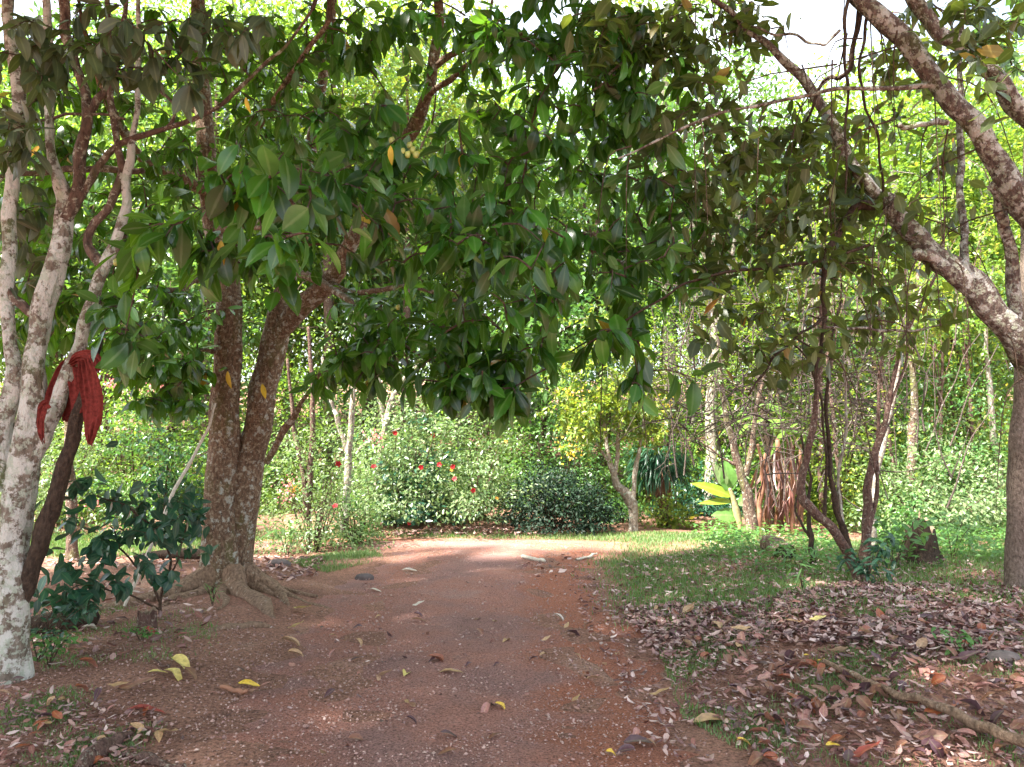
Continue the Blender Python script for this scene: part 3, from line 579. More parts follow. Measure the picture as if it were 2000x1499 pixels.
# ---- leaning lichened tree on the right, its limbs crossing the top corner
rng = np.random.default_rng(44); SLIM = .8
gx = P(2330, 1200, 4.9); gb = np.array([gx[0], gx[1], float(H(gx[0], gx[1]))])
T3 = thing('lichened_tree', 'lichen-spotted tree leaning in from the right with thick crossing limbs', 'tree', gb); sk = []
m = MB(); tr = [gb-[0, 0, .2], gb+[-.02, 0, .5], P(2290, 960, 4.9), P(2215, 860, 4.9), P(2220, 600, 4.9), P(2230, 380, 4.9), P(2200, 150, 4.9), P(2180, -60, 4.9)]
pp, _ = tube(m, tr, [.27, .22, .2, .19, .16, .15, .12, .09], 18, 0, 6, .2, rng); sk.append(pp); m.build('trunk', M['bark_right'], T3)
for lb in [[(2240, 900, 110, 4.9), (2120, 800, 98, 4.8), (2020, 700, 94, 4.7), (1960, 625, 84, 4.7), (1900, 560, 78, 4.7), (1850, 518, 66, 4.75), (1790, 462, 56, 4.8), (1735, 402, 48, 4.85), (1698, 366, 40, 4.9), (1650, 288, 34, 4.95), (1590, 190, 29, 5), (1530, 112, 23, 5), (1460, 58, 19, 5), (1400, 4, 16, 5), (1330, -70, 12, 5)],
           [(2200, 620, 100, 4.8), (2090, 500, 84, 4.6), (2000, 395, 74, 4.5), (1945, 315, 66, 4.5), (1890, 235, 60, 4.5), (1832, 160, 56, 4.5), (1765, 80, 52, 4.5), (1700, 20, 50, 4.5), (1640, -60, 42, 4.5)],
           [(2190, 400, 76, 4.9), (2080, 295, 66, 4.9), (2000, 212, 56, 4.9), (1930, 142, 50, 4.9), (1860, 80, 44, 4.9), (1800, 15, 40, 4.9), (1740, -70, 34, 4.9)],
           [(1984, 650, 42, 4.7), (1977, 600, 36, 4.75), (1972, 470, 32, 4.7), (1955, 420, 34, 4.65), (1940, 360, 38, 4.55)],
           [(1884, 545, 24, 4.75), (1882, 450, 22, 4.9), (1878, 330, 20, 5.1), (1872, 200, 16, 5.3), (1880, 60, 13, 5.4), (1886, -60, 10, 5.5)],
           [(1870, 545, 40, 4.7), (1825, 510, 34, 4.65), (1790, 492, 26, 4.6)],
           [(1722, 402, 30, 4.85), (1680, 404, 26, 4.8), (1645, 436, 22, 4.8), (1618, 490, 18, 4.8), (1610, 560, 15, 4.8), (1606, 640, 12, 4.8), (1600, 710, 9, 4.8), (1590, 780, 7, 4.8)],
           [(1830, 165, 18, 4.5), (1740, 172, 14, 4.5), (1640, 178, 12, 4.5), (1560, 186, 11, 4.5), (1440, 216, 9, 4.5), (1330, 252, 8, 4.5), (1210, 306, 5, 4.5)],
           [(1700, 478, 8, 4.7), (1616, 506, 11, 4.75), (1480, 525, 9, 4.7), (1370, 546, 8, 4.7), (1300, 575, 7, 4.7), (1200, 640, 6, 4.7), (1100, 700, 5, 4.7), (995, 758, 4, 4.7)],
           [(1608, 620, 9, 4.8), (1560, 660, 8, 4.8), (1500, 710, 7, 4.8), (1460, 775, 6, 4.8)],
           [(1690, -40, 22, 4.6), (1672, 60, 16, 4.6), (1650, 150, 14, 4.7), (1610, 160, 10, 4.9), (1560, 260, 8, 5.1)],
           [(1700, 10, 12, 4.55), (1684, 80, 9, 4.55), (1688, 180, 8, 4.6), (1710, 280, 7, 4.7), (1728, 370, 7, 4.8)],
           [(1660, -20, 12, 4.5), (1650, 70, 10, 4.5), (1652, 200, 8, 4.55), (1655, 380, 5, 4.6)],
           [(1640, 60, 10, 4.7), (1600, 90, 8, 4.7), (1540, 70, 8, 4.8), (1470, 50, 6, 4.9)],
           [(1850, 240, 18, 4.5), (1800, 242, 16, 4.4), (1760, 248, 12, 4.3)],
           [(1340, 0, 12, 5), (1290, 60, 10, 5), (1200, 130, 8, 4.9), (1160, 180, 5, 4.9)],
           [(1610, 640, 8, 4.8), (1680, 640, 8, 4.9), (1760, 650, 7, 5), (1850, 630, 5, 5.1)]]:
    limb('limb', T3, M['bark_dark'] if lb[0][:2] in ((1722, 402), (1690, -40), (1700, 10), (1660, -20), (1608, 620), (1700, 478)) else M['bark_right'], lb, None, 14 if lb[0][2] > 30 else 8, .24, rng, 6, sk, .012)
tips = region(rng, [(1480, 340, 4.8, 170, 150, .5, 50), (1400, 130, 4.9, 130, 100, .5, 26), (1600, 420, 4.9, 150, 120, .5, 36), (1650, 560, 4.9, 150, 120, .5, 24), (1450, 620, 4.8, 110, 110, .4, 20), (1560, 310, 5.4, 150, 130, .7, 26), (1390, 470, 5.2, 100, 110, .6, 20),
                    (1700, 320, 5.4, 110, 100, .6, 16), (1940, 60, 4.0, 90, 80, .3, 14), (1930, 170, 3.9, 60, 60, .2, 4), (1800, 420, 5.5, 100, 100, .5, 10), (1280, 60, 4.8, 130, 80, .6, 26), (1180, 40, 4.6, 110, 70, .5, 16), (1320, 280, 5, 90, 130, .5, 18), (1780, 620, 5.4, 130, 90, .6, 12), (1740, 150, 5.8, 90, 70, .5, 20), (1470, 50, 5.2, 90, 60, .5, 14), (1800, 60, 5.8, 90, 60, .5, 10), (1830, 280, 5.8, 90, 90, .5, 8), (1520, 730, 5.2, 120, 60, .4, 10)])
tips = tips[~inpoly(*proj(tips), [(1490, -40), (1660, -40), (1640, 130), (1590, 110), (1530, 230), (1370, 250), (1350, 170), (1480, 100)]) | (rng.random(len(tips)) < .45)]
mb = MB(); S = np.concatenate(sk); ax = twigs(mb, rng, S[::2], tips, .005, .0014, 5, 1, .06)
sprays(mb, rng, tips, ax, 8, .115, .47, .4, 1, 0, 1.0, .28, .6, .35, 1.0)
n = 400; q = np.column_stack([rng.uniform(-2.5, 6, n), rng.uniform(.5, 8.5, n), np.zeros(n)]); q[:, 2] = np.maximum(5.3, 2.6+.64*q[:, 1])+rng.uniform(0, 1.6, n)  # overhead sprays out of view, added to keep the right foreground in shade
hole = np.sin(q[:, 0]*1.9+2)+np.sin(q[:, 1]*2.3+.8*q[:, 0]); q = q[hole > -.8]
axu = twigs(mb, rng, S[::3], q, .02, .004, 4, 1, .05, 1, .6); sprays(mb, rng, q, axu, 10, .22, .46, .5, 1, 0, 1., .3, .6, .3)
for i in range(70):                                                # fine hanging twigs
    a = S[rng.integers(0, len(S))]+rng.normal(0, .05, 3); l = rng.uniform(.3, 1.1); h_ = rng.normal(0, .5, 3)*[1, .6, .3]; tube(mb, [a, a+h_*l*.5+[0, 0, -.15*l], a+h_*l*.7+[0, 0, -.6*l], a+h_*l*.8+[0, 0, -l]], [.006, .004, .003, .0015], 4, 1, 3, 0, rng)
mb.build('crown', [M['oliveleaf'], M['twig']], T3)

# ---- straight trunk at the right edge
SLIM = .9; rng = np.random.default_rng(45); g = G(1980, 1148); D = g[1]
T4 = thing('straight_tree', 'straight brown trunk standing in the litter at the right edge', 'tree', g); sk = []
limb('trunk', T4, M['bark_edge'], [(1980, 1165, 60), (1981, 1140, 48), (1984, 1040, 44), (1990, 900, 46), (1996, 780, 42), (2006, 620, 38), (2012, 400, 34), (2020, 150, 30), (2040, -150, 24)], D, 14, .14, rng, 6, sk)
tips = region(rng, [(2020, -120, D, 260, 130, 1.5, 60), (1960, 80, D+.6, 120, 90, .8, 26)]); mb = MB(); ax = twigs(mb, rng, np.concatenate(sk)[20:], tips, .015, .003, 4, 1)
sprays(mb, rng, tips, ax, 9, .15, .45, .5, 1); mb.build('crown', [M['midleaf'], M['twig']], T4)

SLIM = 1.0
# ---- generic makers for the trees and shrubs further off
def bush(name, label, cat, loc, rx, ry, h, nl, L, mat, seed, group=None, clumps=60, up=.6, stem=6, z0=.1, stemr=.02, mat2='twig', lumps=.38, wr=.5, build=True, parent=None, part='foliage', lod=0):
    rng = np.random.default_rng(seed); t = parent or thing(name, label, cat, loc, group)
    v = nrm(rng.normal(size=(clumps, 3))); v[:, 2] = np.abs(v[:, 2])*1.0; rr = rng.uniform(.55, 1, (clumps, 1))**.5*(1+lumps*rng.normal(size=(clumps, 1)))
    c = v*rr*np.array([rx, ry, h-z0])+[0, 0, z0]; low = rng.random(clumps) < .3; c[low, 2] *= rng.uniform(.1, .6, low.sum())
    mb = MB(); sk = []
    st = MB()
    for i in range(stem):
        a = rng.uniform(0, 6.28); e = np.array([math.cos(a)*rx*.45, math.sin(a)*ry*.45, h*rng.uniform(.45, .8)])
        pp, _ = tube(st, [[e[0]*.12, e[1]*.12, -.05], e*[.4, .4, .45]+rng.normal(0, .04, 3), e], [stemr, stemr*.8, stemr*.35], 6, 0, 4, .15, rng); sk.append(pp)
    off = np.array(t.location)
    for a in st.v: a += off.astype(np.float32)
    st.build('stem', M[mat2], t)
    ax = twigs(mb, rng, np.concatenate(sk), c, stemr*.4, .002, 3, 1, .05, 1, .4)
    c = np.vstack([c, c[rng.integers(0, clumps, clumps//4)]*rng.uniform(1.08, 1.3, (clumps//4, 1))]); wt = np.concatenate([np.full(clumps, 1.), np.full(clumps//4, .22)])
    ci = rng.choice(len(c), nl, p=wt/wt.sum()); sp = .10*(rx+ry+h)/3+.04
    p = c[ci]+rng.normal(0, 1, (len(ci), 3))*sp*np.array([1.2, 1.2, .75])
    p[:, 2] = np.maximum(p[:, 2], .02)
    out = nrm(p/np.array([rx, ry, h])+[0, 0, -.2]); d = nrm(out*.7+rng.normal(0, .6, p.shape)+[0, 0, -.25]); nr = out*.5+rng.normal(0, .35, p.shape)+[0, 0, up]
    Ls = L*rng.uniform(.6, 1.35, len(p)); leaves(mb, p, d, nr, Ls, Ls*wr, rng.uniform(.1, .8, len(p)), rng.uniform(0, .4, len(p)), lod, 0)
    for a in mb.v: a += off.astype(np.float32)
    mb.build(part, [M[mat], M[mat2]], t); return t, c+off
def flowers(t, mat, pts, r, n=5, name='flower'):
    for p in pts:
        rng = np.random.default_rng(int(abs(p[0]*1e4)) % 9999); m = MB(); k = np.arange(n)*6.283/n+rng.uniform(0, 6)
        f = nrm(np.array([rng.normal(0, .4), -1, rng.normal(.2, .4)])); u = nrm(np.cross(f, [0, 0, 1.])); w = np.cross(u, f)
        d = np.cos(k)[:, None]*u+np.sin(k)[:, None]*w+f*.45
        leaves(m, np.repeat([p], n, 0), d, f-d*.2, r, r*.95, .5, .25, 1); m.build(name, mat, t)
def clusters(t, mat, pts, R_, n, l, name='blossoms'):
    for p in pts:
        rng = np.random.default_rng(int(abs(p[0]*1e4)) % 9999); m = MB(); q = p+rng.normal(0, 1, (n, 3))*R_*np.array([1, 1, .7])
        leaves(m, q, rng.normal(size=(n, 3)), rng.normal(size=(n, 3))+[0, -.4, .6], l, l*.8, .3, .2, 0); m.build(name, mat, t)
def pxbush(name, label, cat, px, ytop, ybase, wpx, mat, seed, d=None, depth=1.0, nl=4000, L=.09, **k):
    g = G(px, ybase) if d is None else np.array([*(P(px, ybase, d)[:2]), 0.])
    g[2] = float(H(g[0], g[1])); dd = g[1]+depth*.6; h = P(px, ytop, dd)[2]-g[2]; loc = np.array([g[0]*dd/g[1], dd, float(H(g[0], dd))])
    return bush(name, label, cat, loc, wpx/2*dd/F, depth, h, nl, L, mat, seed, **k)
def tree(name, label, cat, loc, h, cr, mat, bark, seed, tr=.14, z0=.45, nl=3000, L=.18, clumps=70, lean=0, group=None, ch=None, pts=None, wr=.5, tip_r=1.0, lod=0, flat=1.0):
    rng = np.random.default_rng(seed); loc = np.asarray(loc, float); t = thing(name, label, cat, loc, group); sk = []
    m = MB(); top = np.array([lean, 0, h*.8]); pp, _ = tube(m, [loc-[0, 0, .15], loc+[lean*.1+rng.normal(0, .04), 0, h*.2], loc+[lean*.4+rng.normal(0, .1), rng.normal(0, .1), h*.5], loc+top], [tr*1.3, tr, tr*.75, tr*.3], 10, 0, 7, .18, rng, wob=.03); sk.append(pp[len(pp)//3:])
    m.build('trunk', M[bark], t)
    cz = h*(1+z0)/2; ch = ch or h*(1-z0)/2
    for i in range(5):
        a = rng.uniform(0, 6.28); b = pp[int(len(pp)*rng.uniform(.45, .9))]; e = loc+[lean*.8+math.cos(a)*cr*.6, math.sin(a)*cr*.6, cz+rng.uniform(-.3, .6)*ch]
        m = MB(); q, _ = tube(m, [b, (b+e)/2+rng.normal(0, .15, 3)+[0, 0, .2], e], [tr*.4, tr*.28, tr*.1], 6, 0, 5, .15, rng, wob=.02); sk.append(q); m.build('limb', M[bark], t)
    v = nrm(rng.normal(size=(clumps, 3)))*rng.uniform(.45, 1, (clumps, 1)); c = loc+[lean*.8, 0, cz]+v*np.array([cr, cr, ch*flat])
    mb = MB(); ax = twigs(mb, rng, np.concatenate(sk), c, tr*.12, .004, 3, 1, .05, 1, .8)
    per = nl//clumps; ci = np.repeat(np.arange(clumps), per); sp = cr*.125*tip_r+.05
    p = c[ci]+rng.normal(0, 1, (len(ci), 3))*sp*np.array([1.2, 1.2, .6])
    out = nrm(p-(loc+[lean*.8, 0, cz-.3*ch])); d = nrm(out*.6+rng.normal(0, .6, p.shape)+[0, 0, -.35]); nr = out*.3+rng.normal(0, .4, p.shape)+[0, 0, .7]
    Ls = L*rng.uniform(.6, 1.35, len(p)); leaves(mb, p, d, nr, Ls, Ls*wr, rng.uniform(.1, .8, len(p)), rng.uniform(0, .4, len(p)), lod, 0)
    mb.build('crown', [M[mat], M[bark]], t); return t
# ------------------------------------------------------------------ shrubs and trees round the clearing
t, c = pxbush('hibiscus_bush', 'large pale green hibiscus bush with red flowers beyond the bend of the track', 'bush', 800, 800, 1036, 200, 'paleleaf', 101, depth=1.3, nl=9000, L=.085, clumps=110, stem=9)
flowers(t, M['redpetal'], [P(*a) for a in [(846, 850, 13.9), (858, 908, 13.6), (888, 936, 13.5), (924, 958, 13.6), (772, 846, 13.8), (800, 1022, 13.6), (822, 913, 13.5), (884, 912, 13.6)]], .055)
flowers(t, M['orangepetal'], [P(*a) for a in [(970, 974, 13.9), (988, 863, 14.5), (882, 918, 13.6)]], .04)
clusters(t, M['pinkpetal'], [P(733, 856, 13.6)], .11, 60, .05)
pxbush('hibiscus_bush', 'bright whitish-green bush at the right shoulder of the red-flowered hibiscus', 'bush', 935, 830, 1032, 170, 'paleleaf', 102, depth=1.1, nl=6500, L=.08, clumps=90, stem=7)
pxbush('shaded_hedge', 'low rounded hedge bush with its shade in the leaf colour at the bend of the track', 'bush', 1085, 925, 1043, 215, 'hedgeshade', 103, depth=1.0, nl=9000, L=.075, clumps=140, stem=8, lumps=.06)
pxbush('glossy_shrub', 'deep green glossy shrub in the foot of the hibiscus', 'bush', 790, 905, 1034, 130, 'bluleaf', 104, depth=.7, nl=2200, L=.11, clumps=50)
t, c = pxbush('flowering_shrub', 'airy thin-stemmed shrub with red and pink blooms just left of the track', 'shrub', 610, 860, 1085, 230, 'paleleaf', 105, depth=.9, nl=5200, L=.06, clumps=110, stem=22, stemr=.012, lumps=.2)
flowers(t, M['redpetal'], [P(*a) for a in [(661, 906, 11.2), (655, 989, 11.1), (730, 912, 11.5)]], .055)
clusters(t, M['pinkpetal'], [P(563, 945, 11.2), (P(560, 968, 11.1))], .07, 40, .035); clusters(t, M['orangepetal'], [P(575, 955, 11.1)], .05, 25, .03)
pxbush('green_shrub', 'mid green leafy shrub at the left edge of the bend, behind thin stems', 'shrub', 690, 960, 1070, 110, 'midleaf', 115, depth=.6, nl=2200, L=.06, clumps=60, stem=10)
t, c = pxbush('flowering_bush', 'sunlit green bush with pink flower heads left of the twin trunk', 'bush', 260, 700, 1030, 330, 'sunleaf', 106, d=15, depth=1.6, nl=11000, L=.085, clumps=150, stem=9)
clusters(t, M['pinkpetal'], [P(*a) for a in [(258, 662, 14.0), (285, 672, 13.9), (312, 695, 13.8), (345, 745, 13.6), (305, 755, 13.6), (220, 750, 13.6), (288, 718, 13.7), (240, 690, 14), (175, 985, 13.2)]], .07, 40, .05)
pxbush('leafy_bush', 'sunlit pale bush between the mottled tree and the twin trunk, low on the left', 'bush', 120, 780, 1030, 300, 'paleleaf', 107, d=14.6, depth=1.4, nl=9000, L=.085, clumps=130)
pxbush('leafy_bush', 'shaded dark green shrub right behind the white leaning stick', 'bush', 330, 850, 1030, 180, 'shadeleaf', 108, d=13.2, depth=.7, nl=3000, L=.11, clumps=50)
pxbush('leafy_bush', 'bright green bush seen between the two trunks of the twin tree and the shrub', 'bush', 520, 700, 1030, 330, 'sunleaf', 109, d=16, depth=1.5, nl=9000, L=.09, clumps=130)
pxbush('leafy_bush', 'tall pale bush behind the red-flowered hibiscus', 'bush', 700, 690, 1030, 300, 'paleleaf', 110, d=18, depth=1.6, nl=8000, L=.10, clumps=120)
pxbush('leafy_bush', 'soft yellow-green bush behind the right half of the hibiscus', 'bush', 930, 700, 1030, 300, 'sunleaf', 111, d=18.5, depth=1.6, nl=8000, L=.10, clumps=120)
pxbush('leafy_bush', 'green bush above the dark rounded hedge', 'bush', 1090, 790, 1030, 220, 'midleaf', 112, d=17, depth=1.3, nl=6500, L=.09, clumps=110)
# small yellow-green tree with the forked pale trunk
g = G(1236, 1036); D = g[1]; T5 = thing('forked_tree', 'small yellow-green tree with a pale forked trunk at the end of the track', 'tree', g); sk = []; rng = np.random.default_rng(55)
limb('trunk', T5, M['bark_grey'], [(1237, 1045, 24), (1236, 1000, 22), (1230, 975, 24), (1205, 945, 18), (1192, 910, 13), (1186, 870, 10), (1178, 820, 8)], D, 10, .2, rng, 6, sk, .01)
for b in ([(1200, 935, 10), (1206, 890, 10), (1210, 830, 8), (1215, 780, 5)], [(1236, 985, 12), (1240, 930, 11), (1244, 900, 10), (1252, 860, 7), (1262, 800, 5)], [(1192, 905, 8), (1165, 870, 6), (1130, 830, 4)]): limb('limb', T5, M['bark_grey'], b, D, 8, .2, rng, 5, sk, .01)
tips = region(rng, [(1160, 800, D, 90, 65, 1, 50), (1230, 790, D, 90, 70, 1, 46), (1130, 850, D-.2, 50, 50, .7, 26), (1190, 710, D, 100, 60, 1, 36), (1280, 830, D, 60, 60, .8, 24), (1290, 720, D+.3, 90, 70, .8, 26), (1100, 770, D, 70, 60, .8, 20), (1180, 640, D+.3, 110, 60, 1, 22)])
mb = MB(); ax = twigs(mb, rng, np.concatenate(sk), tips, .01, .003, 3, 1); sprays(mb, rng, tips, ax, 26, .10, .5, .5, 0, 0, 1, .5); mb.build('crown', [M['limeleaf'], M['bark_grey']], T5)
clusters(T5, M['yellowleaf'], [P(1112, 866, D-.7), P(1120, 885, D-.7), P(1118, 768, D-.6), P(1298, 790, D-.6)], .14, 20, .06, 'yellow_leaves')
# shaggy dark palm-like tree
g = G(1296, 1020); D = g[1]; T6 = thing('shaggy_tree', 'dark shaggy-headed tree with a brown trunk right of the forked tree', 'tree', g); sk = []; rng = np.random.default_rng(56)
limb('trunk', T6, M['bark_brown'], [(1302, 1030, 30), (1300, 1000, 26), (1293, 970, 28), (1286, 945, 34), (1285, 915, 20)], D, 10, .25, rng, 6, sk)
mb = MB(); n = 520; a = rng.uniform(0, 6.28, n); el = rng.uniform(-.9, .9, n); c0 = P(1288, 905, D)+np.column_stack([np.cos(a)*.35, np.sin(a)*.35, rng.uniform(-.3, .35, n)])
leaves(mb, c0, np.column_stack([np.cos(a), np.sin(a), el]), np.column_stack([np.cos(a)*.2, np.sin(a)*.2, np.ones(n)]), .55, .05, 1.2, .3, 1); mb.build('crown', M['bluleaf'], T6)
mb = MB(); n = 130; a = rng.uniform(0, 6.28, n); c0 = P(1286, 930, D)+np.column_stack([np.cos(a)*.15, np.sin(a)*.15, rng.uniform(-.1, .1, n)])
leaves(mb, c0, np.column_stack([np.cos(a)*.5, np.sin(a)*.5, -np.ones(n)]), np.column_stack([np.cos(a), np.sin(a), np.zeros(n)]), .5, .04, .3, .3, 1); mb.build('dead_fronds', M['deadleaf'], T6)
pxbush('yellow_leaf_shrub', 'small yellow-leaved shrub at the foot of the shaggy tree', 'shrub', 1300, 972, 1032, 100, 'limeleaf', 113, depth=.4, nl=700, L=.10, clumps=30, stem=5)
pxbush('green_shrub', 'light green low growth between the dark hedge and the forked tree', 'shrub', 1215, 985, 1040, 70, 'weed', 114, d=16, depth=.5, nl=1500, L=.06, clumps=40)
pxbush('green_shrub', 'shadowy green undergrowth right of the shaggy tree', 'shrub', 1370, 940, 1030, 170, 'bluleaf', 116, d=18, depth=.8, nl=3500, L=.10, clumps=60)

# banana clump
g = G(1440, 1040); D = g[1]; B = thing('banana_plant', 'young banana plant with a bright yellow-green leaf and an upright pale leaf', 'plant', g); rng = np.random.default_rng(57)
m = MB(); p, r = pxline([(1445, 1050, 22), (1440, 1010, 18), (1432, 975, 12), (1425, 955, 8)], D); tube(m, p, r, 10, 0, 5, .1, rng); m.build('pseudostem', plain('banana_stem', (.28, .25, .12), .6, .4, 14), B)
def bleaf(px0, py0, px1, py1, w, mat, dz=0, curl=.5, face=(0, -1, .5)):
    a, b = P(px0, py0, D), P(px1, py1, D-dz); d = b-a; l = np.linalg.norm(d); m = MB(); leaves(m, [a], [d], [face], l*.92, w*D/F, curl, .2, 2, 0, .75, .12); m.build('leaf', mat, B)
bleaf(1428, 970, 1352, 934, 24, M['bananay'], .25, .5); bleaf(1430, 980, 1364, 977, 14, M['bananay'], .25, .5); bleaf(1425, 962, 1418, 892, 36, M['banana'], 0, .2, (.1, -1, 0)); bleaf(1420, 960, 1338, 938, 10, M['banana'], -.3, .2, (.2, -.4, .9)); bleaf(1418, 950, 1395, 903, 24, M['paleleaf'], 0, .2, (-.5, -1, .3)); bleaf(1438, 1010, 1398, 998, 30, M['banana'], .3, .8); bleaf(1440, 985, 1475, 968, 22, M['banana'], .1, .6)
g = G(1505, 1040); D = g[1]; B2 = thing('banana_clump', 'clump of old banana stems wrapped in hanging red-brown dead leaves', 'plant', g)
for (x, w, yt) in [(1486, 13, 870), (1500, 18, 890), (1524, 20, 860), (1548, 14, 900), (1566, 12, 870)]:
    m = MB(); p, r = pxline([(x, 1048, w), (x-2, 1000, w*.9), (x+3, 940, w*.75), (x-4, yt, w*.45)], D+rng.uniform(-.3, .3)); tube(m, p, r, 10, 0, 5, .25, rng, wob=.02); m.build('pseudostem', M['deadleaf'], B2)
m = MB(); n = 100; c0 = region(rng, [(1525, 910, D-.1, 52, 75, .45, n)]); leaves(m, c0, np.column_stack([rng.normal(0, .25, n), rng.normal(0, .25, n), -np.ones(n)]), rng.normal(size=(n, 3))+[0, -1, 0], rng.uniform(.25, 1.0, n), rng.uniform(.02, .10, n), .5, .9, 2, 0, .8, .4); m.build('dead_leaves', M['litter'], B2)
m = MB(); bt = region(rng, [(1525, 830, D, 60, 40, .5, 9)]); leaves(m, bt, rng.normal(size=(9, 3))*[1, 1, .3]+[0, 0, -.1], np.array([[0, 0, 1.]]*9), 1.0, .28, .8, .2, 2, 0, .75, .1); m.build('leaf', M['banana'], B2)

# slim mossy and lichened trunks around the right bank
def pxtree(name, label, stems, base, mats, tipspec, seed, nl=9, L=.10, leaf='sunleaf', lod=0, cat='tree', droop=.4, d=None):
    g = G(*base); D = d or g[1]; rng = np.random.default_rng(seed); t = thing(name, label, cat, g); sk = []
    for i, s in enumerate(stems): limb('trunk' if i == 0 else 'stem', t, M[mats[i % len(mats)]], s, D, 10, .22, rng, 6, sk, .014)
    if tipspec:
        tips = region(rng, [(x, y, D+dd, rx, ry, rd, n) for (x, y, dd, rx, ry, rd, n) in tipspec]); mb = MB()
        S = np.concatenate(sk); ax = twigs(mb, rng, S[len(S)//3:], tips, .008, .002, 4, 1, .06, 1, .5)
        sprays(mb, rng, tips, ax, nl, L, .48, droop, lod, 0, 1, .25); mb.build('crown', [M[leaf], M['twig']], t)
    return t
pxtree('multi_stem_tree', 'sprawling dark multi-stem sapling fanning out of one base on the right bank',
       [[(1682, 1150, 36), (1672, 1110, 26), (1644, 1062, 23), (1596, 1004, 21), (1568, 965, 19), (1574, 890, 16), (1592, 810, 13), (1604, 700, 9), (1600, 560, 7), (1612, 400, 5)],
        [(1660, 1090, 20), (1646, 1030, 16), (1626, 960, 12), (1616, 850, 9), (1622, 700, 7), (1640, 560, 5), (1630, 430, 4)],
        [(1686, 1120, 26), (1694, 1010, 21), (1700, 930, 18), (1724, 830, 13), (1746, 740, 10), (1776, 640, 9), (1832, 520, 5), (1850, 420, 4)],
        [(1648, 1040, 9), (1640, 960, 7), (1652, 820, 6), (1648, 700, 5), (1700, 600, 4)],
        [(1690, 1060, 12), (1712, 960, 9), (1716, 800, 7), (1722, 660, 6), (1716, 540, 4), (1730, 420, 4)],
        [(1610, 1020, 9), (1612, 900, 6), (1606, 780, 5), (1570, 700, 4), (1520, 650, 4)],
        [(1725, 830, 7), (1768, 700, 5), (1772, 580, 5), (1768, 440, 4)]], (1682, 1135), ['bark_brown', 'bark_dark', 'bark_brown', 'bark_grey'],
       [(1620, 480, 0, 150, 130, .8, 50), (1760, 520, 0, 110, 130, .8, 34), (1540, 620, 0, 90, 90, .6, 18), (1700, 660, 0, 110, 90, .6, 14)], 61, 9, .075, 'oliveleaf', 1)
pxtree('pale_stem_tree', 'slim pale trunk close behind the dark multi-stem sapling', [[(1708, 1085, 18), (1704, 1000, 16), (1712, 920, 13), (1738, 820, 10), (1760, 700, 8), (1800, 560, 5)]], (1706, 1075), ['bark_grey'], [(1790, 560, 0, 70, 90, .6, 20)], 62, 8, .07)
pxtree('slim_tree', 'thin dark stem forking beside the hollow log', [[(1590, 1112, 16), (1584, 1060, 12), (1578, 1010, 9), (1585, 940, 6), (1560, 850, 5)], [(1582, 1050, 7), (1556, 1000, 5), (1562, 930, 4)]], (1590, 1105), ['bark_dark'], [(1550, 800, 0, 50, 60, .4, 10)], 63, 8, .06)
pxtree('mossy_tree', 'mossy forked trunk rising beside the young banana plant', [[(1472, 1050, 31), (1464, 1000, 25), (1456, 950, 23), (1440, 900, 18), (1424, 840, 14), (1412, 760, 9), (1400, 660, 6)], [(1456, 930, 16), (1470, 860, 12), (1480, 790, 9), (1500, 690, 5)], [(1446, 910, 9), (1410, 895, 5), (1370, 862, 4)]], (1470, 1046), ['bark_lichen'], [(1400, 700, 0, 90, 70, .7, 40), (1480, 650, 0, 90, 90, .7, 36)], 64, 14, .08, 'sunleaf')
pxtree('lichened_stem_tree', 'slender grey trunk with lichen on the sunlit right slope', [[(1782, 990, 26), (1780, 930, 22), (1784, 850, 20), (1784, 760, 15), (1778, 640, 10), (1800, 500, 6)]], (1782, 985), ['bark_lichen'], [(1790, 600, 0, 110, 100, 1, 70)], 65, 20, .10, 'limeleaf', d=15)
pxtree('lichened_stem_tree', 'crooked thin grey trunk near the right edge of the sunlit slope', [[(1960, 1000, 18), (1952, 930, 15), (1942, 860, 14), (1935, 780, 12), (1925, 660, 8), (1940, 520, 5)]], (1960, 990), ['bark_grey'], [(1930, 600, 0, 110, 110, 1, 70)], 66, 20, .10, 'sunleaf', d=16)
pxtree('bare_tree', 'pair of thin leaning bare trunks behind the airy flowering shrub', [[(600, 1020, 16), (606, 940, 14), (608, 850, 12), (612, 740, 10), (600, 640, 7)], [(600, 1000, 14), (588, 900, 11), (574, 830, 9), (560, 700, 6)]], (600, 1040), ['bark_brown'], None, 67, d=12.4)
pxtree('bare_tree', 'pale forked bare trunk in front of the hibiscus', [[(672, 1040, 20), (678, 960, 17), (680, 880, 15), (690, 800, 12), (688, 700, 9), (692, 600, 6)], [(680, 890, 12), (660, 820, 10), (644, 780, 9), (630, 700, 6)]], (672, 1050), ['bark_grey'], [(700, 640, 0, 90, 60, .8, 14)], 68, 8, .07, 'paleleaf', d=13)
pxtree('bare_tree', 'whitish leafless branching tree above the hibiscus', [[(740, 980, 22), (745, 880, 17), (760, 800, 13), (790, 740, 9), (830, 700, 6)], [(752, 840, 10), (740, 760, 8), (752, 690, 5)], [(765, 790, 9), (810, 770, 7), (860, 742, 4)], [(745, 770, 6), (720, 720, 4)], [(700, 880, 8), (740, 850, 7), (790, 838, 5)]], (740, 1035), ['bark_grey'], [(780, 690, 0, 60, 40, .6, 12)], 69, 5, .06, 'paleleaf', d=15.2)
pxtree('small_tree', 'slim trunk with a brown shaded side in the left clearing', [[(143, 1105, 30), (142, 1060, 24), (138, 980, 22), (134, 900, 20), (140, 800, 18), (150, 640, 12)]], (143, 1095), ['bark_lichen'], [(150, 620, 0, 120, 80, 1, 40)], 70, 9, .13, 'bigleaf', 1)

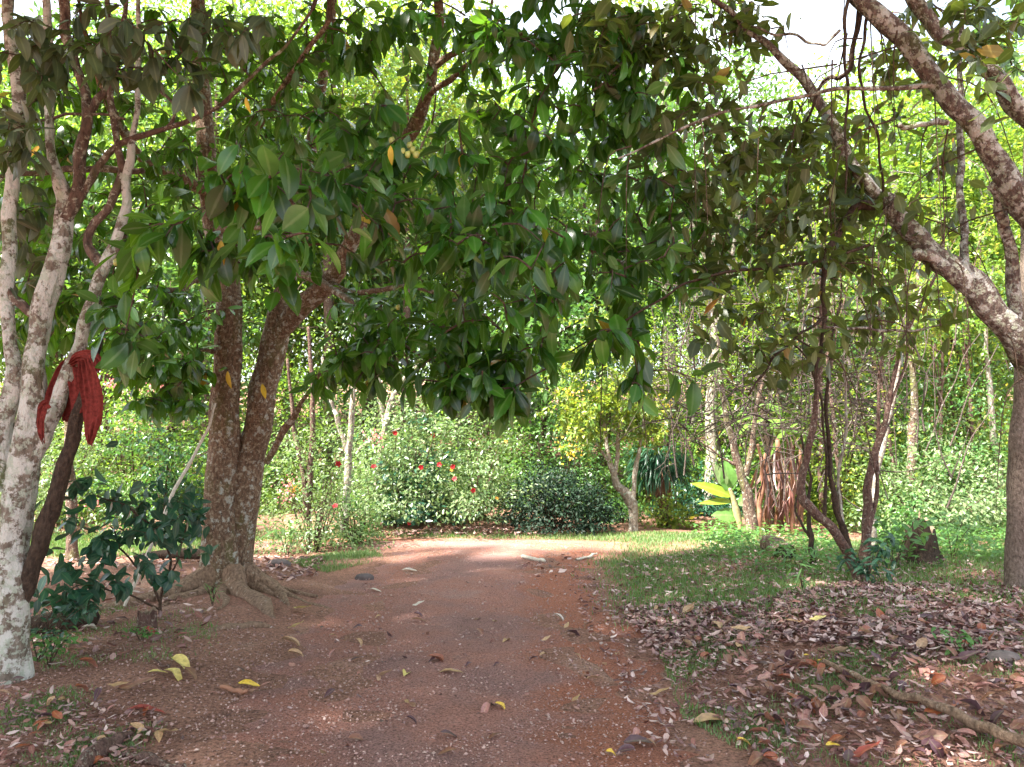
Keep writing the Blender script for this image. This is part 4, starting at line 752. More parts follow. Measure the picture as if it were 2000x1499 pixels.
# tangle of dead twigs
g = G(1500, 1060); T7 = thing('dead_brush', 'tangle of dry grey twigs hanging across the trunks on the right', 'dead brush', [g[0], g[1], 1.6]); rng = np.random.default_rng(71); mb = MB()
for i in range(300):
    x, y = rng.uniform(1310, 1730), rng.normal(775, 70); a = rng.normal(.1, .6)+(3.14 if rng.random() < .4 else 0); l = rng.uniform(40, 170); dd = rng.uniform(9.8, 12.5); pts_ = [(x, y, rng.uniform(1.6, 3.6))]
    for k_ in range(4): a += rng.normal(0, .35); x += l/4*math.cos(a); y -= l/4*math.sin(a); pts_.append((x, y, pts_[-1][2]*.8))
    p, r = pxline(pts_, dd); tube(mb, p, r, 4, 0, 3, 0, rng)
    if rng.random() < .5:
        x, y, w_ = pts_[2]; a += rng.choice([-1, 1])*rng.uniform(.4, 1); p, r = pxline([(x, y, w_), (x+l*.2*math.cos(a), y-l*.2*math.sin(a), w_*.7), (x+l*.4*math.cos(a+.2), y-l*.4*math.sin(a+.2), w_*.5)], dd); tube(mb, p, r, 4, 0, 3, 0, rng)
for i in range(80):
    x = rng.uniform(1300, 1880); y = rng.uniform(560, 1000); l = rng.uniform(100, 300); dd = rng.uniform(9.8, 14); a = 1.57+rng.normal(0, .25); pts_ = [(x, y, rng.uniform(2, 5))]
    for k_ in range(5): a += rng.normal(0, .16); x += l/5*math.cos(a); y -= l/5*math.sin(a); pts_.append((x, y, pts_[-1][2]*.85))
    p, r = pxline(pts_, dd); tube(mb, p, r, 4, 0, 3, 0, rng)
mb.build('twig_tangle', M['drytwig'], T7); tag(T7.children[0], kind='stuff')

# stumps, log, stick, stones
def stump(label, px, py, wb, wt, hpx, seed, mat, name='tree_stump', jag=.3):
    g = G(px, py); D = g[1]; rng = np.random.default_rng(seed); t = thing(name, label, 'stump', g); s = D/F; seg = 22; th = np.linspace(0, 6.283, seg, endpoint=False)
    lob = 1+.16*np.sin(3*th+1)+.1*np.sin(5*th+2)+.08*rng.normal(size=seg); m = MB(); V = []
    for k, (zz, f) in enumerate([(-.1, 1.05), (0, 1.0), (.12, .78), (.35, .62), (.7, .56), (1, .5)]):
        rr = (wb/2*s)*(f if wb > wt*1.2 else (1.0-.03*k))*lob; z = np.full(seg, zz*hpx*s)
        if k == 5: z = z*(1+jag*rng.normal(0, .5, seg)+jag*.6*np.sin(th*2))
        V.append(np.column_stack([np.cos(th)*rr, np.sin(th)*rr, z]))
    top = V[-1].copy(); V.append(np.column_stack([top[:, :2]*.8, top[:, 2]*.97])); V.append(np.column_stack([top[:, :2]*.3, top[:, 2]*.75]))
    V = np.concatenate(V)+g; n = 8; i = np.arange(n-1)[:, None]*seg; j = np.arange(seg)[None]; k = (j+1) % seg; q = np.stack([i+j, i+k, i+seg+k, i+seg+j], -1).reshape(-1, 4)
    m.add(V, q[:5*seg]); m.build('bark', M[mat], t); m2 = MB(); m2.add(V, q[5*seg:]); m2.build('broken_top', M['wood'], t)
    return t
stump('dark broken tree stump with a flared base on the right bank', 1802, 1098, 84, 44, 68, 81, 'bark_dark')
stump('short cut stump in front of the left root of the twin-trunk tree', 285, 1226, 34, 32, 30, 82, 'bark_brown', jag=.2)
g = G(1532, 1092); t = thing('hollow_log', 'short hollow log with a painted dark disc for its shaded opening in the grass of the right verge', 'log', g); m = MB(); D = g[1]
p, r = pxline([(1536, 1084, 44, D), (1530, 1078, 46, D+.25), (1512, 1066, 40, D+.7), (1496, 1060, 30, D+1.0)], None); tube(m, p, r, 14, 0, 4, .3, np.random.default_rng(83)); m.build('shell', M['bark_lichen'], t)
m = MB(); a = p[0]+[0, -.012, 0]; tube(m, [a, a+[0, -.006, 0]], [r[0]*.86, r[0]*.8], 14, 0, 1, .2, np.random.default_rng(84)); m.build('opening', M['hole'], t)  # flat dark disc on the log end, painted as the shade within
m = MB(); p, r = pxline([(62, 1186, 44, 6.3), (110, 1178, 48, 6.4), (150, 1180, 46, 6.5), (186, 1184, 40, 6.6)], None); p[:, 2] = H(p[:, 0], p[:, 1])+r*.6; tube(m, p, r, 14, 0, 6, .3, np.random.default_rng(85))
tag(m.build('dark_log', M['bark_dark'], loc=p[1]), 'dark rotting log lying behind the pale mottled trunk', 'log')
m = MB(); p, r = pxline([(262, 1096, 8, 10.4), (300, 1098, 18, 10.4), (350, 1097, 22, 10.3), (400, 1094, 24, 10.2)], None); p[:, 2] = H(p[:, 0], p[:, 1])+r*.7+.05; tube(m, p, r, 10, 0, 6, .2, np.random.default_rng(86))
tag(m.build('dark_log', M['bark_dark'], loc=p[1]), 'short dark log lying in shadow behind the twin-trunk tree', 'log')
m = MB(); p, r = pxline([(243, 1184, 7, 7.2), (290, 1080, 8, 7.3), (340, 960, 8, 7.5), (400, 852, 6, 7.7), (420, 790, 4, 7.8)], None); tube(m, p, r, 7, 0, 5, .1, np.random.default_rng(87), wob=.008)
tag(m.build('leaning_stick', M['stick'], loc=p[0]), 'long white stick leaning against the twin-trunk tree', 'stick')
def ground_tube(name, label, cat, pts, mat, seed, seg=9, lift=.5, rough=.2):
    rng = np.random.default_rng(seed); q = np.array([G(a[0], a[1]) for a in pts]); r = np.array([a[2]/2*b[1]/F for a, b in zip(pts, q)]); q[:, 2] += r*lift+.008
    m = MB(); tube(m, q, r, seg, 0, 6, rough, rng, wob=.01); return tag(m.build(name, M[mat], loc=q[0]), label, cat)
ground_tube('fallen_branch', 'long pale fallen branch running to the bottom right corner', 'branch', [(1610, 1305, 9), (1650, 1325, 10), (1700, 1350, 13), (1760, 1378, 14), (1830, 1402, 17), (1900, 1435, 20), (1960, 1466, 22), (2060, 1510, 25)], 'bark_root', 91, lift=2.2)
ground_tube('surface_root', 'brown gnarled root breaking the soil at the bottom left', 'root', [(150, 1520, 20), (190, 1478, 34), (225, 1455, 24), (262, 1440, 8)], 'bark_brown', 92, rough=.4)
ground_tube('fallen_stick', 'flat brown piece of bark lying at the bottom left edge', 'bark', [(236, 1474, 6), (270, 1482, 17), (310, 1490, 15), (350, 1498, 10), (362, 1502, 3)], 'bark_brown', 93, lift=-.3, rough=.5)
ground_tube('fallen_stick', 'pale thin stick lying across the far end of the track', 'stick', [(1020, 1090, 7), (1050, 1096, 8), (1062, 1099, 5)], 'stick', 94)
ground_tube('fallen_stick', 'pale stick on the grass edge right of the far track', 'stick', [(1125, 1096, 4), (1150, 1089, 5), (1166, 1084, 3)], 'stick', 95)
ground_tube('fallen_stick', 'thin twig with a reddish end lying among the yellow leaves on the left', 'stick', [(292, 1282, 3), (320, 1305, 4), (336, 1314, 4)], 'bark_brown', 96)
ground_tube('fallen_stick', 'flat reddish stick on the left half of the track', 'stick', [(432, 1346, 8), (460, 1352, 9), (484, 1360, 8)], 'deadleaf', 97)
rng = np.random.default_rng(98)
def stone(px, py, w, label, seed):
    rng = np.random.default_rng(seed); g = G(px, py); r = w/2*g[1]/F; th = np.linspace(0, 6.283, 14, endpoint=False); V = [np.column_stack([np.cos(th)*f*r*(1+.15*np.sin(2*th+1)+.06*rng.normal(size=14)), np.sin(th)*f*r*.7, np.full(14, z*r)]) for f, z in [(1, -.2), (1.02, .15), (.85, .4), (.5, .55), (.08, .58)]]
    V = np.concatenate(V)+g; i = np.arange(4)[:, None]*14; j = np.arange(14)[None]; k = (j+1) % 14; m = MB(); m.add(V, np.stack([i+j, i+k, i+14+k, i+14+j], -1).reshape(-1, 4)); tag(m.build('stone', M['stone'], loc=g), label, 'stone')
stone(712, 1130, 32, 'smooth grey stone half sunk at the left side of the far track', 1)
stone(545, 1104, 40, 'dark stone among the roots right behind the twin-trunk tree', 2)
stone(1960, 1290, 60, 'grey-brown stone among the leaves near the right edge', 3)

# ---- low plants
def weedplant(name, label, px, py, w, h, n, L, mat, seed, cat='plant', lod=1, droop=.2, stems=4, d=None, wr=.5):
    g = G(px, py); D = g[1]; s = D/F; rng = np.random.default_rng(seed); t = thing(name, label, cat, g); st = MB(); mb = MB(); sk = []
    for i in range(stems):
        e = g+[rng.uniform(-.5, .5)*w*s, rng.uniform(-.3, .3)*w*s, h*s*rng.uniform(.6, 1)]; pp, _ = tube(st, [g-[0, 0, .02], (g+e)/2+[0, 0, .1*h*s], e], [.006, .004, .002], 5, 0, 4); sk.append(pp)
    st.build('stem', M['twig'], t); S = np.concatenate(sk); S = S[S[:, 2] > g[2]+.25*h*s]; k = rng.integers(0, len(S), n); p = S[k]+rng.normal(0, 1, (n, 3))*[.14*w*s, .12*w*s, .05*h*s]; a = rng.uniform(0, 6.28, n)
    p[:, 2] = np.maximum(p[:, 2], H(p[:, 0], p[:, 1])+.01)
    leaves(mb, p, np.column_stack([np.cos(a), np.sin(a), rng.normal(.1-droop, .35, n)]), np.column_stack([rng.normal(0, .3, n), rng.normal(0, .3, n)-.25, np.ones(n)]), L*rng.uniform(.6, 1.3, n), L*wr*rng.uniform(.8, 1.2, n), rng.uniform(.2, 1, n), .25, lod); mb.build('foliage', M[mat], t); return t
# dark sprig in front of the twin trunk: long arching stems with toothed leaves
g = G(300, 1215); T8 = thing('dark_sapling', 'dark blue-green leafy sapling arching between the mottled tree and the twin trunk', 'sapling', g); sk = []; rng = np.random.default_rng(73)
for s in ([(312, 1215, 9, 6.9), (316, 1160, 7, 6.8), (330, 1100, 6, 6.6), (310, 1040, 5, 6.4), (250, 990, 4, 6.2), (180, 970, 3, 6)], [(314, 1180, 6, 6.8), (290, 1130, 5, 6.6), (240, 1075, 4, 6.4), (215, 1030, 3, 6.3)], [(316, 1160, 5, 6.8), (350, 1080, 4, 6.7), (370, 1010, 3, 6.6)], [(310, 1190, 5, 6.8), (240, 1160, 4, 6.4), (160, 1140, 3, 6.0), (110, 1180, 3, 5.8)]): limb('stem', T8, M['twig'], s, None, 6, .1, rng, 6, sk, .01)
tips = region(rng, [(270, 985, 6.3, 140, 50, .5, 19), (150, 970, 6.1, 80, 50, .4, 10), (240, 1050, 6.2, 130, 45, .35, 13), (330, 1060, 6.5, 60, 50, .3, 6), (370, 1000, 6.6, 35, 50, .2, 8), (210, 1135, 6.2, 60, 30, .2, 9), (310, 1120, 6.5, 50, 30, .2, 8), (130, 1180, 5.9, 60, 40, .2, 12), (170, 1110, 6.1, 50, 30, .2, 7)])
mb = MB(); ax = twigs(mb, rng, np.concatenate(sk), tips, .004, .0012, 4, 1, .1); sprays(mb, rng, tips, ax, 6, .12, .5, .6, 2, 0, .9, .3, .6, .25, .8); mb.build('crown', [M['bluleaf'], M['twig']], T8)
weedplant('leafy_sprig', 'leafy green sprig reaching across the foot of the mottled trunk', 75, 1290, 150, 120, 90, .07, 'bluleaf', 201)
weedplant('fern_clump', 'low bright green fern clump beside the foot of the mottled trunk', 95, 1300, 120, 70, 160, .05, 'weed', 202)
weedplant('fern_clump', 'little green fern clump in front of the short cut stump', 275, 1250, 70, 26, 90, .035, 'weed', 203)
weedplant('weed_tuft', 'small grass-green tuft growing between the roots of the twin trunk', 415, 1180, 30, 40, 26, .09, 'weed', 204, wr=.12)
weedplant('strap_leaf_plant', 'strap-leaved plant under the airy flowering shrub', 560, 1090, 70, 90, 24, .3, 'midleaf', 205, wr=.16)
weedplant('broadleaf_weed', 'glossy broadleaf weed clump wrapped round the foot of the multi-stem sapling', 1690, 1145, 110, 90, 120, .13, 'bluleaf', 206, wr=.36)
weedplant('broadleaf_weed', 'bright green weed clump right of the multi-stem sapling', 1745, 1110, 120, 110, 130, .12, 'weed', 207)
weedplant('broadleaf_weed', 'lone green seedling among the brown leaves at the right', 1878, 1285, 80, 55, 55, .06, 'weed', 208)
weedplant('broadleaf_weed', 'spiky grass tuft in the litter left of the multi-stem sapling', 1568, 1155, 26, 60, 14, .2, 'weed', 209, wr=.1)
weedplant('broadleaf_weed', 'ferny pale green plant beside the dark broken stump', 1860, 1095, 150, 90, 260, .09, 'weed', 210, wr=.3)
weedplant('broadleaf_weed', 'tall leafy weed between the multi-stem sapling and the broken stump', 1765, 1075, 90, 110, 120, .12, 'weed', 211)
weedplant('broadleaf_weed', 'leafy weeds at the foot of the young banana plant', 1400, 1062, 130, 34, 200, .08, 'weed', 212)
weedplant('broadleaf_weed', 'yellow-green weed patch beside the hollow log', 1580, 1105, 80, 36, 90, .08, 'weed', 213)
rng = np.random.default_rng(214); mb = MB()
p = clumpy(rng, groundpts(rng, 3800, [(1330, 1050), (1430, 1030), (1640, 1060), (1640, 1120), (1480, 1130), (1380, 1090)]), .5, .2); n = len(p)
p2 = groundpts(rng, 5000, [(1690, 1010), (2000, 1000), (2000, 1110), (1720, 1100)]); p = np.concatenate([p, p2]); n = len(p); a = rng.uniform(0, 6.28, n); p[:, 2] += rng.uniform(.03, .28, n)
leaves(mb, p, np.column_stack([np.cos(a), np.sin(a), rng.normal(0, .3, n)]), np.column_stack([rng.normal(0, .3, n), rng.normal(0, .3, n), np.ones(n)]), rng.uniform(.05, .12, n), rng.uniform(.03, .055, n), .5, .25, 0)
tag(mb.build('ground_cover', M['weed']), 'low leafy green ground cover under the trees on the right', 'ground cover', kind='stuff')

# ------------------------------------------------------------------ the wood behind
specs = [  # px, depth, ytop, crown width px, leaf, label
    (1430, 19, 420, 330, 'sunleaf', 'bright yellow-green bush behind the young banana plant'), (1600, 18, 450, 300, 'limeleaf', 'lime-coloured bush behind the dark multi-stem sapling'),
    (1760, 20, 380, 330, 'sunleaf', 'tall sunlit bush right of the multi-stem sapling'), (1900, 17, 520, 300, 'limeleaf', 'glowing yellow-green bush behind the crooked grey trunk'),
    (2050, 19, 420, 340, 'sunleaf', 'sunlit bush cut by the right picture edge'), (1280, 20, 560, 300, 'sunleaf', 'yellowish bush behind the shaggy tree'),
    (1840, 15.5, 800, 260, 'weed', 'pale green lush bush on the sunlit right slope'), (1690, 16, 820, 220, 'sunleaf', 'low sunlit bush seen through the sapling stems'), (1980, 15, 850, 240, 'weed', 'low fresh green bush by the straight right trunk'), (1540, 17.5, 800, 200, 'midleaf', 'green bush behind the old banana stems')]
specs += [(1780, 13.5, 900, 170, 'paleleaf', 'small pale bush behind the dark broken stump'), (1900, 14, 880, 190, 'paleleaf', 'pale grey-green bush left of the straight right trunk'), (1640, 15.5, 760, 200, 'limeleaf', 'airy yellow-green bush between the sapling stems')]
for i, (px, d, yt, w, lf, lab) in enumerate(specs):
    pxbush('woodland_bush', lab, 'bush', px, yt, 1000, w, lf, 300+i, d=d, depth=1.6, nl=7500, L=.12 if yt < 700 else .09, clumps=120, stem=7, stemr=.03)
def far(px, d): a = P(px, 900, d); return np.array([a[0], d, float(H(a[0], d))])
tree('tall_tree', 'tall white-barked trunk rising right of centre behind the leaves', 'tree', far(1314, 22), 19, 2.6, 'sunleaf', 'bark_grey', 401, .22, .5, 4200, .2)
tree('tall_tree', 'tall slim trunk behind the upper left fork of the twin-trunk tree', 'tree', far(640, 20), 16, 3.2, 'sunleaf', 'bark_brown', 402, .13, .45, 9000, .16, clumps=130)
tree('tall_tree', 'thin reddish trunk rising in the upper left behind the mottled tree', 'tree', far(395, 19), 16, 3.2, 'sunleaf', 'bark_brown', 403, .12, .42, 9000, .16, clumps=130)
tree('tall_tree', 'straight thin trunk left of centre with bright leaves at the top', 'tree', far(790, 20.5), 16, 3.2, 'limeleaf', 'bark_brown', 404, .12, .4, 9000, .16, clumps=130)
tree('tall_tree', 'slender grey-trunked tree left of the banana plants', 'tree', far(1390, 19), 12, 2.2, 'midleaf', 'bark_grey', 405, .16, .5, 3000, .16)
tree('slender_tree', 'thin pale stem left of the slender grey-trunked tree', 'tree', far(1352, 21), 10, 1.6, 'midleaf', 'bark_grey', 406, .08, .5, 1600, .16)
tree('slender_tree', 'thinnest pale stem just left of the banana plant', 'tree', far(1418, 20.5), 10, 1.6, 'sunleaf', 'bark_grey', 407, .08, .5, 1600, .16)
tree('small_tree', 'shaded mid-green small tree behind the lichened grey trunk on the right', 'tree', far(1700, 17.5), 6.2, 1.7, 'midleaf', 'bark_dark', 431, .09, .35, 3400, .15, 70)
tree('small_tree', 'dark leafy small tree behind the dead brush', 'tree', far(1500, 16.5), 6.0, 1.6, 'oliveleaf', 'bark_dark', 432, .09, .3, 3200, .14, 70)
tree('small_tree', 'dark small tree by the right edge behind the straight trunk', 'tree', far(1880, 19), 6.5, 1.8, 'midleaf', 'bark_dark', 433, .1, .35, 3000, .17, 60)
tree('small_tree', 'shadowy small tree above the bush behind the dark hedge', 'tree', far(1060, 19), 6.4, 2.0, 'midleaf', 'bark_dark', 434, .1, .3, 3600, .17, 70)
tree('small_tree', 'loose dark small tree above the pink flower heads on the left', 'tree', far(330, 17.5), 6.4, 2.0, 'midleaf', 'bark_dark', 435, .1, .3, 3600, .16, 70)
protos = [tree('wood_tree', 'broad green tree of the far wood', 'tree', far(200, 21), 15, 3.8, 'midleaf', 'bark_brown', 411, .2, .2, 13000, .2, 170, group='trees of the far wood'),
          tree('wood_tree', 'yellow-green sunlit tree of the far wood', 'tree', far(900, 24), 14, 4.0, 'sunleaf', 'bark_grey', 412, .2, .15, 13000, .2, 170, group='trees of the far wood'),
          tree('wood_tree', 'pale lime tree of the far wood', 'tree', far(1800, 27), 13, 4.0, 'limeleaf', 'bark_grey', 413, .2, .15, 13000, .2, 170, group='trees of the far wood')]
rng = np.random.default_rng(420)
for i, (px, d, k, s) in enumerate([(-150, 19, 1, .9), (30, 22, 1, 1.0), (420, 21, 1, 1.0), (560, 25, 2, 1.0), (720, 24, 0, 1.05), (1050, 26, 1, .95), (1180, 24, 0, .9), (1480, 30, 1, .9), (1620, 26, 2, .85), (1960, 24, 1, .95), (2160, 22, 2, 1.0),
                                   (100, 30, 0, 1.3), (380, 32, 2, 1.3), (640, 34, 1, 1.35), (860, 33, 0, 1.3), (1100, 36, 2, 1.2), (1300, 38, 0, 1.0), (1750, 38, 0, .95), (2050, 34, 0, 1.2), (-100, 28, 0, 1.2), (2250, 30, 1, 1.2), (1900, 29, 2, 1.4), (1770, 25, 1, 1.05), (1580, 23, 1, .98), (1420, 25, 0, 1.0)]):
    dup(protos[k], far(px, d), rng.uniform(0, 6.28), (s, s, s*rng.uniform(.9, 1.1)))
sp0 = tree('slender_tree', 'thin grey stem with a small crown on the sunlit right slope', 'tree', far(1640, 15), 6.5, .8, 'limeleaf', 'bark_brown', 441, .045, .55, 500, .11, 30, group='slender stems on the sunlit right slope')
rng = np.random.default_rng(442)
for px, d, s in [(1600, 16, 1.1), (1745, 15.5, .9), (1838, 16.5, 1.0), (1908, 17, 1.1)]: dup(sp0, far(px, d), rng.uniform(0, 6.28), (s, s, s*rng.uniform(.9, 1.15)))
rng = np.random.default_rng(430); n = 40000; mb = MB()
x = rng.uniform(-26, 26, n); y = rng.uniform(19, 42, n); p = np.column_stack([x, y, H(x, y)+rng.random(n)**1.3*3.6]); a = rng.uniform(0, 6.28, n)
leaves(mb, p, np.column_stack([np.cos(a), np.sin(a), rng.normal(-.1, .4, n)]), np.column_stack([rng.normal(0, .4, n), rng.normal(-.2, .4, n), np.ones(n)]), rng.uniform(.15, .34, n), rng.uniform(.09, .17, n), .4, .25, 0)
tag(mb.build('undergrowth', M['midleaf']), 'dense undergrowth toned dark for shaded gaps on the floor of the far wood', 'undergrowth', kind='stuff')  # darker leaf used so its colour reads as shaded gaps between trees

# ------------------------------------------------------------------ single fallen leaves
def leafmesh(name, mat, curl, fold, wave, wr, seed):
    m = MB(); global RNG; RNG = np.random.default_rng(seed); leaves(m, [[-.5, 0, 0]], [[1, 0, 0]], [[0, 0, 1]], 1.0, wr, curl, fold, 2, 0, .8, wave); return m.mesh(name, [mat])
lc = {'rust': (.28, .075, .03), 'brown': (.20, .085, .05), 'purple': (.085, .035, .045), 'tan': (.40, .24, .12), 'yellow': (.62, .50, .16), 'pink': (.36, .17, .14), 'red': (.30, .05, .04), 'white': (.55, .47, .40), 'gold': (.65, .42, .04)}
LM = {}
for k, c in lc.items():
    mt = leaf_mat('fallen_'+k, [tuple(q*.8 for q in c), tuple(min(1, q*1.15) for q in c)], c, .12, .45, under=1.1); LM[k] = [leafmesh('fallen_leaf', mt, cu, fo, wv, wr, i) for i, (cu, fo, wv, wr) in enumerate([(.5, .3, .12, .44), (1.1, .5, .2, .5), (-.5, .2, .25, .42), (.9, .7, .1, .52)])]
def fallen(px, py, L, col, rot, label, group=None, var=0, tilt=.12, rng=RNG):
    g = G(px, py); l = L*g[1]/F*1.45; o = bpy.data.objects.new('fallen_leaf', LM[col][var % 4]); COL.objects.link(o)
    o.location = (g[0], g[1], g[2]+.03+.12*l*abs(tilt)); o.scale = (l, l, l); o.rotation_euler = (rng.normal(0, tilt), rng.normal(0, tilt), rot); return tag(o, label, 'fallen leaf', group)
rng = np.random.default_rng(500)
for (px, py, L, col, rot, lab) in [(1252, 1455, 48, 'purple', .2, 'large dark purple ribbed leaf alone on the red soil at the bottom'), (865, 1293, 40, 'rust', 0, 'rust red leaf flat in the middle of the track'), (795, 1320, 28, 'yellow', 1.4, 'pale yellow leaf standing up in the middle of the track'),
        (590, 1198, 34, 'yellow', -.6, 'long pale yellow leaf right of the twin-trunk roots'), (578, 1232, 26, 'yellow', -.3, 'small yellow leaf just below the long one by the roots'), (355, 1300, 42, 'yellow', -.5, 'topmost pale yellow leaf of the group on the left soil'), (345, 1321, 38, 'yellow', -.2, 'pale yellow leaf lowest in the left group, beside a brown one'), (308, 1319, 26, 'yellow', .4, 'small pale yellow leaf leftmost of the left group'),
        (372, 1318, 36, 'brown', -.5, 'brown leaf touching the yellow leaves on the left soil'), (288, 1392, 50, 'red', .3, 'big reddish ribbed leaf in the bottom left corner'), (330, 1445, 40, 'tan', -.6, 'tan leaf near the bottom left of the track'), (805, 1382, 30, 'tan', 1.0, 'light brown curled leaf lower middle of the track'), (880, 1443, 28, 'purple', .3, 'dark curled leaf near the bottom middle'), (510, 1357, 40, 'pink', -.1, 'flat pinkish brown leaf beside the reddish stick'),
        (488, 1343, 30, 'gold', .2, 'yellow-green leaf above the flat pinkish leaf'), (270, 1352, 50, 'brown', .2, 'ribbed brown leaf at the edge of the left grass'), (230, 1350, 26, 'tan', .7, 'square-looking tan leaf on the left grass edge'), (163, 1350, 26, 'rust', 1.2, 'upright rust leaf below the mottled trunk'), (185, 1300, 40, 'rust', .7, 'rust leaf on dark soil beside the mottled trunk'), (150, 1282, 30, 'brown', -.2, 'brown leaf by the green fern at the mottled trunk'),
        (575, 1258, 34, 'tan', 0, 'slender tan leaf on the left of the track'), (583, 1282, 28, 'tan', .3, 'rounded tan leaf below the slender one'), (820, 1215, 22, 'tan', .1, 'tan leaf in the shaded upper middle of the track'), (818, 1187, 18, 'white', .2, 'whitish leaf in the shaded upper middle of the track'), (732, 1156, 20, 'white', -.2, 'whitish leaf on the upper left of the track'), (800, 1116, 22, 'white', 0, 'pale leaf on the far part of the track'), (1095, 1210, 20, 'white', -.4, 'whitish leaf at the right side of the track'), (1160, 1330, 26, 'tan', .3, 'orange-tan leaf on the right of the track'), (1125, 1240, 28, 'purple', .2, 'dull purple leaf at the right rut of the track'), (1145, 1320, 16, 'rust', 1.0, 'small orange leaf at the right rut of the track'),
        (750, 1328, 26, 'tan', -.4, 'tan leaf left of the standing yellow leaf'), (880, 1317, 34, 'tan', .0, 'long tan leaf below the rust red leaf'), (985, 1389, 26, 'gold', -.1, 'orange-yellow leaf lower middle right of the track'), (1197, 1479, 18, 'gold', .1, 'bright yellow leaf beside the large purple leaf'), (1290, 1365, 30, 'tan', -.1, 'tan leaf at the litter edge on the right'), (1400, 1412, 66, 'tan', .15, 'big tan leaf at the left edge of the right litter'), (1890, 1296, 46, 'purple', .05, 'broad plum leaf beside the lone seedling'), (1545, 1330, 34, 'rust', -.4, 'rust leaf at the tip of the fallen branch'), (1716, 1332, 34, 'brown', .9, 'upright brown leaf propped on the fallen branch'), (1790, 1385, 36, 'rust', .4, 'orange-brown leaf on the fallen branch'), (1838, 1402, 44, 'rust', .0, 'long rust leaf lying over the fallen branch'), (1680, 1255, 40, 'purple', .1, 'dark purple leaf in the right grass'), (1580, 1287, 16, 'gold', .3, 'small bright yellow leaf left of the fallen branch'), (1602, 1300, 16, 'gold', .2, 'small bright yellow leaf at the start of the fallen branch'), (1598, 1218, 24, 'yellow', .1, 'pale yellow leaf in the litter on the right'), (1455, 1456, 22, 'gold', .1, 'small yellow leaf at the bottom right edge of the track'), (1628, 1464, 22, 'gold', .2, 'small yellow leaf at the bottom right among brown ones'), (1690, 1487, 54, 'red', .0, 'red-brown leaf at the bottom edge on the right'), (185, 1230, 30, 'white', .5, 'pale green-white leaf left of the short cut stump'), (295, 1240, 26, 'red', -.2, 'reddish leaf scrap in front of the short cut stump')]:
    fallen(px, py, L, col, rot, lab, None, int(px), .15, rng)
def scatter(n, poly, cols, Lr, label, group, tilt):
    done = 0
    for p in groundpts(rng, n, poly):
        px, py = proj(p); fallen(float(px), float(py), rng.uniform(*Lr)*F/p[1], cols[rng.integers(len(cols))], rng.uniform(0, 6.28), label, group, int(rng.integers(4)), tilt, rng)
scatter(170, [(1380, 1280), (2000, 1290), (2000, 1499), (1450, 1499)], ['brown', 'brown', 'purple', 'pink', 'purple', 'brown', 'rust', 'pink'], (.06, .12), 'brown or purple dry leaf strewn over the lower right ground', 'dry leaves strewn over the lower right ground', .4)
scatter(55, [(1230, 1190), (1480, 1200), (2000, 1210), (2000, 1280), (1380, 1290)], ['brown', 'rust', 'pink', 'purple', 'tan'], (.07, .13), 'dry leaf lying on top of the right leaf carpet', 'dry leaves on top of the right leaf carpet', .5)
scatter(60, [(520, 1200), (1220, 1200), (1340, 1490), (380, 1490)], ['brown', 'tan', 'purple', 'pink'], (.04, .085), 'small dull leaf scattered on the open track', 'small leaves scattered on the track', .25)
scatter(28, [(0, 1345), (330, 1370), (300, 1499), (0, 1499)], ['brown', 'rust', 'purple', 'pink', 'tan'], (.04, .08), 'brown leaf scattered over the bottom left ground', 'leaves scattered over the bottom left ground', .3)

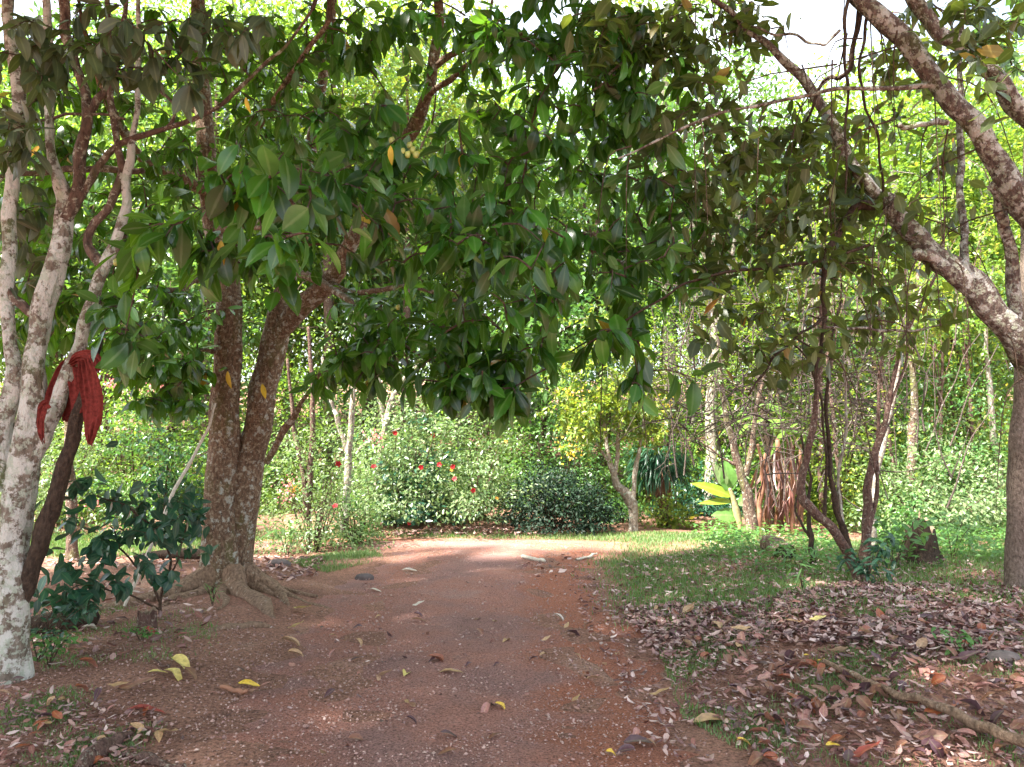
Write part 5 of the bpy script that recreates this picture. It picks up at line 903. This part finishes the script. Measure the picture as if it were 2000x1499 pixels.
# ------------------------------------------------------------------ light, sky, camera
SUN = nrm(np.array([-.50, -.25, .83])); el = math.asin(SUN[2]); az = math.atan2(SUN[0], SUN[1])
w = bpy.data.worlds.new('World'); C.world = w; w.use_nodes = True; nt = w.node_tree; bg = nt.nodes['Background']
sky = nt.nodes.new('ShaderNodeTexSky'); sky.sky_type = 'NISHITA'; sky.sun_disc = False; sky.sun_elevation = el; sky.sun_rotation = az; sky.air_density = 1.2; sky.dust_density = 3.0; sky.ozone_density = 1.0
tc = nt.nodes.new('ShaderNodeTexCoord'); cn = nt.nodes.new('ShaderNodeTexNoise'); cn.inputs['Scale'].default_value = 2.2; cn.inputs['Detail'].default_value = 8; cn.inputs['Roughness'].default_value = .6
mp = nt.nodes.new('ShaderNodeMapping'); mp.inputs['Scale'].default_value = (1, 1, 2.2); nt.links.new(tc.outputs['Generated'], mp.inputs[0]); nt.links.new(mp.outputs[0], cn.inputs['Vector'])
cr = ramp(nt.nodes, [(.36, (.25, .25, .25)), (.6, (.95, .95, .95))]); nt.links.new(cn.outputs[0], cr.inputs[0])
cm = nt.nodes.new('ShaderNodeMix'); cm.data_type = 'RGBA'; nt.links.new(cr.outputs[0], cm.inputs[0]); nt.links.new(sky.outputs[0], cm.inputs[6]); cm.inputs[7].default_value = (4.6, 4.8, 5.1, 1)
nt.links.new(cm.outputs[2], bg.inputs[0]); bg.inputs[1].default_value = .095
sl = bpy.data.lights.new('sun', 'SUN'); sl.energy = 5.0; sl.angle = R(3.0); sl.color = (1, .95, .86); so = bpy.data.objects.new('sun', sl); COL.objects.link(so)
from mathutils import Vector
so.rotation_euler = Vector(-SUN).to_track_quat('-Z', 'Y').to_euler(); so.location = (-6, -3, 12)
cd = bpy.data.cameras.new('camera'); cam = bpy.data.objects.new('camera', cd); COL.objects.link(cam); cam.location = (0, 0, CAMZ); cam.rotation_euler = (math.pi/2+PITCH, 0, 0)
cd.sensor_width = 36; cd.lens = 36*F/2000; cd.clip_end = 600; cd.clip_start = .05; C.camera = cam
C.view_settings.view_transform = 'Standard'; C.view_settings.look = 'None'; C.view_settings.gamma = 1; C.view_settings.exposure = 2.7
C.cycles.max_bounces = 6; C.cycles.diffuse_bounces = 4; C.cycles.glossy_bounces = 2; C.cycles.transmission_bounces = 4; C.cycles.caustics_reflective = False; C.cycles.caustics_refractive = False
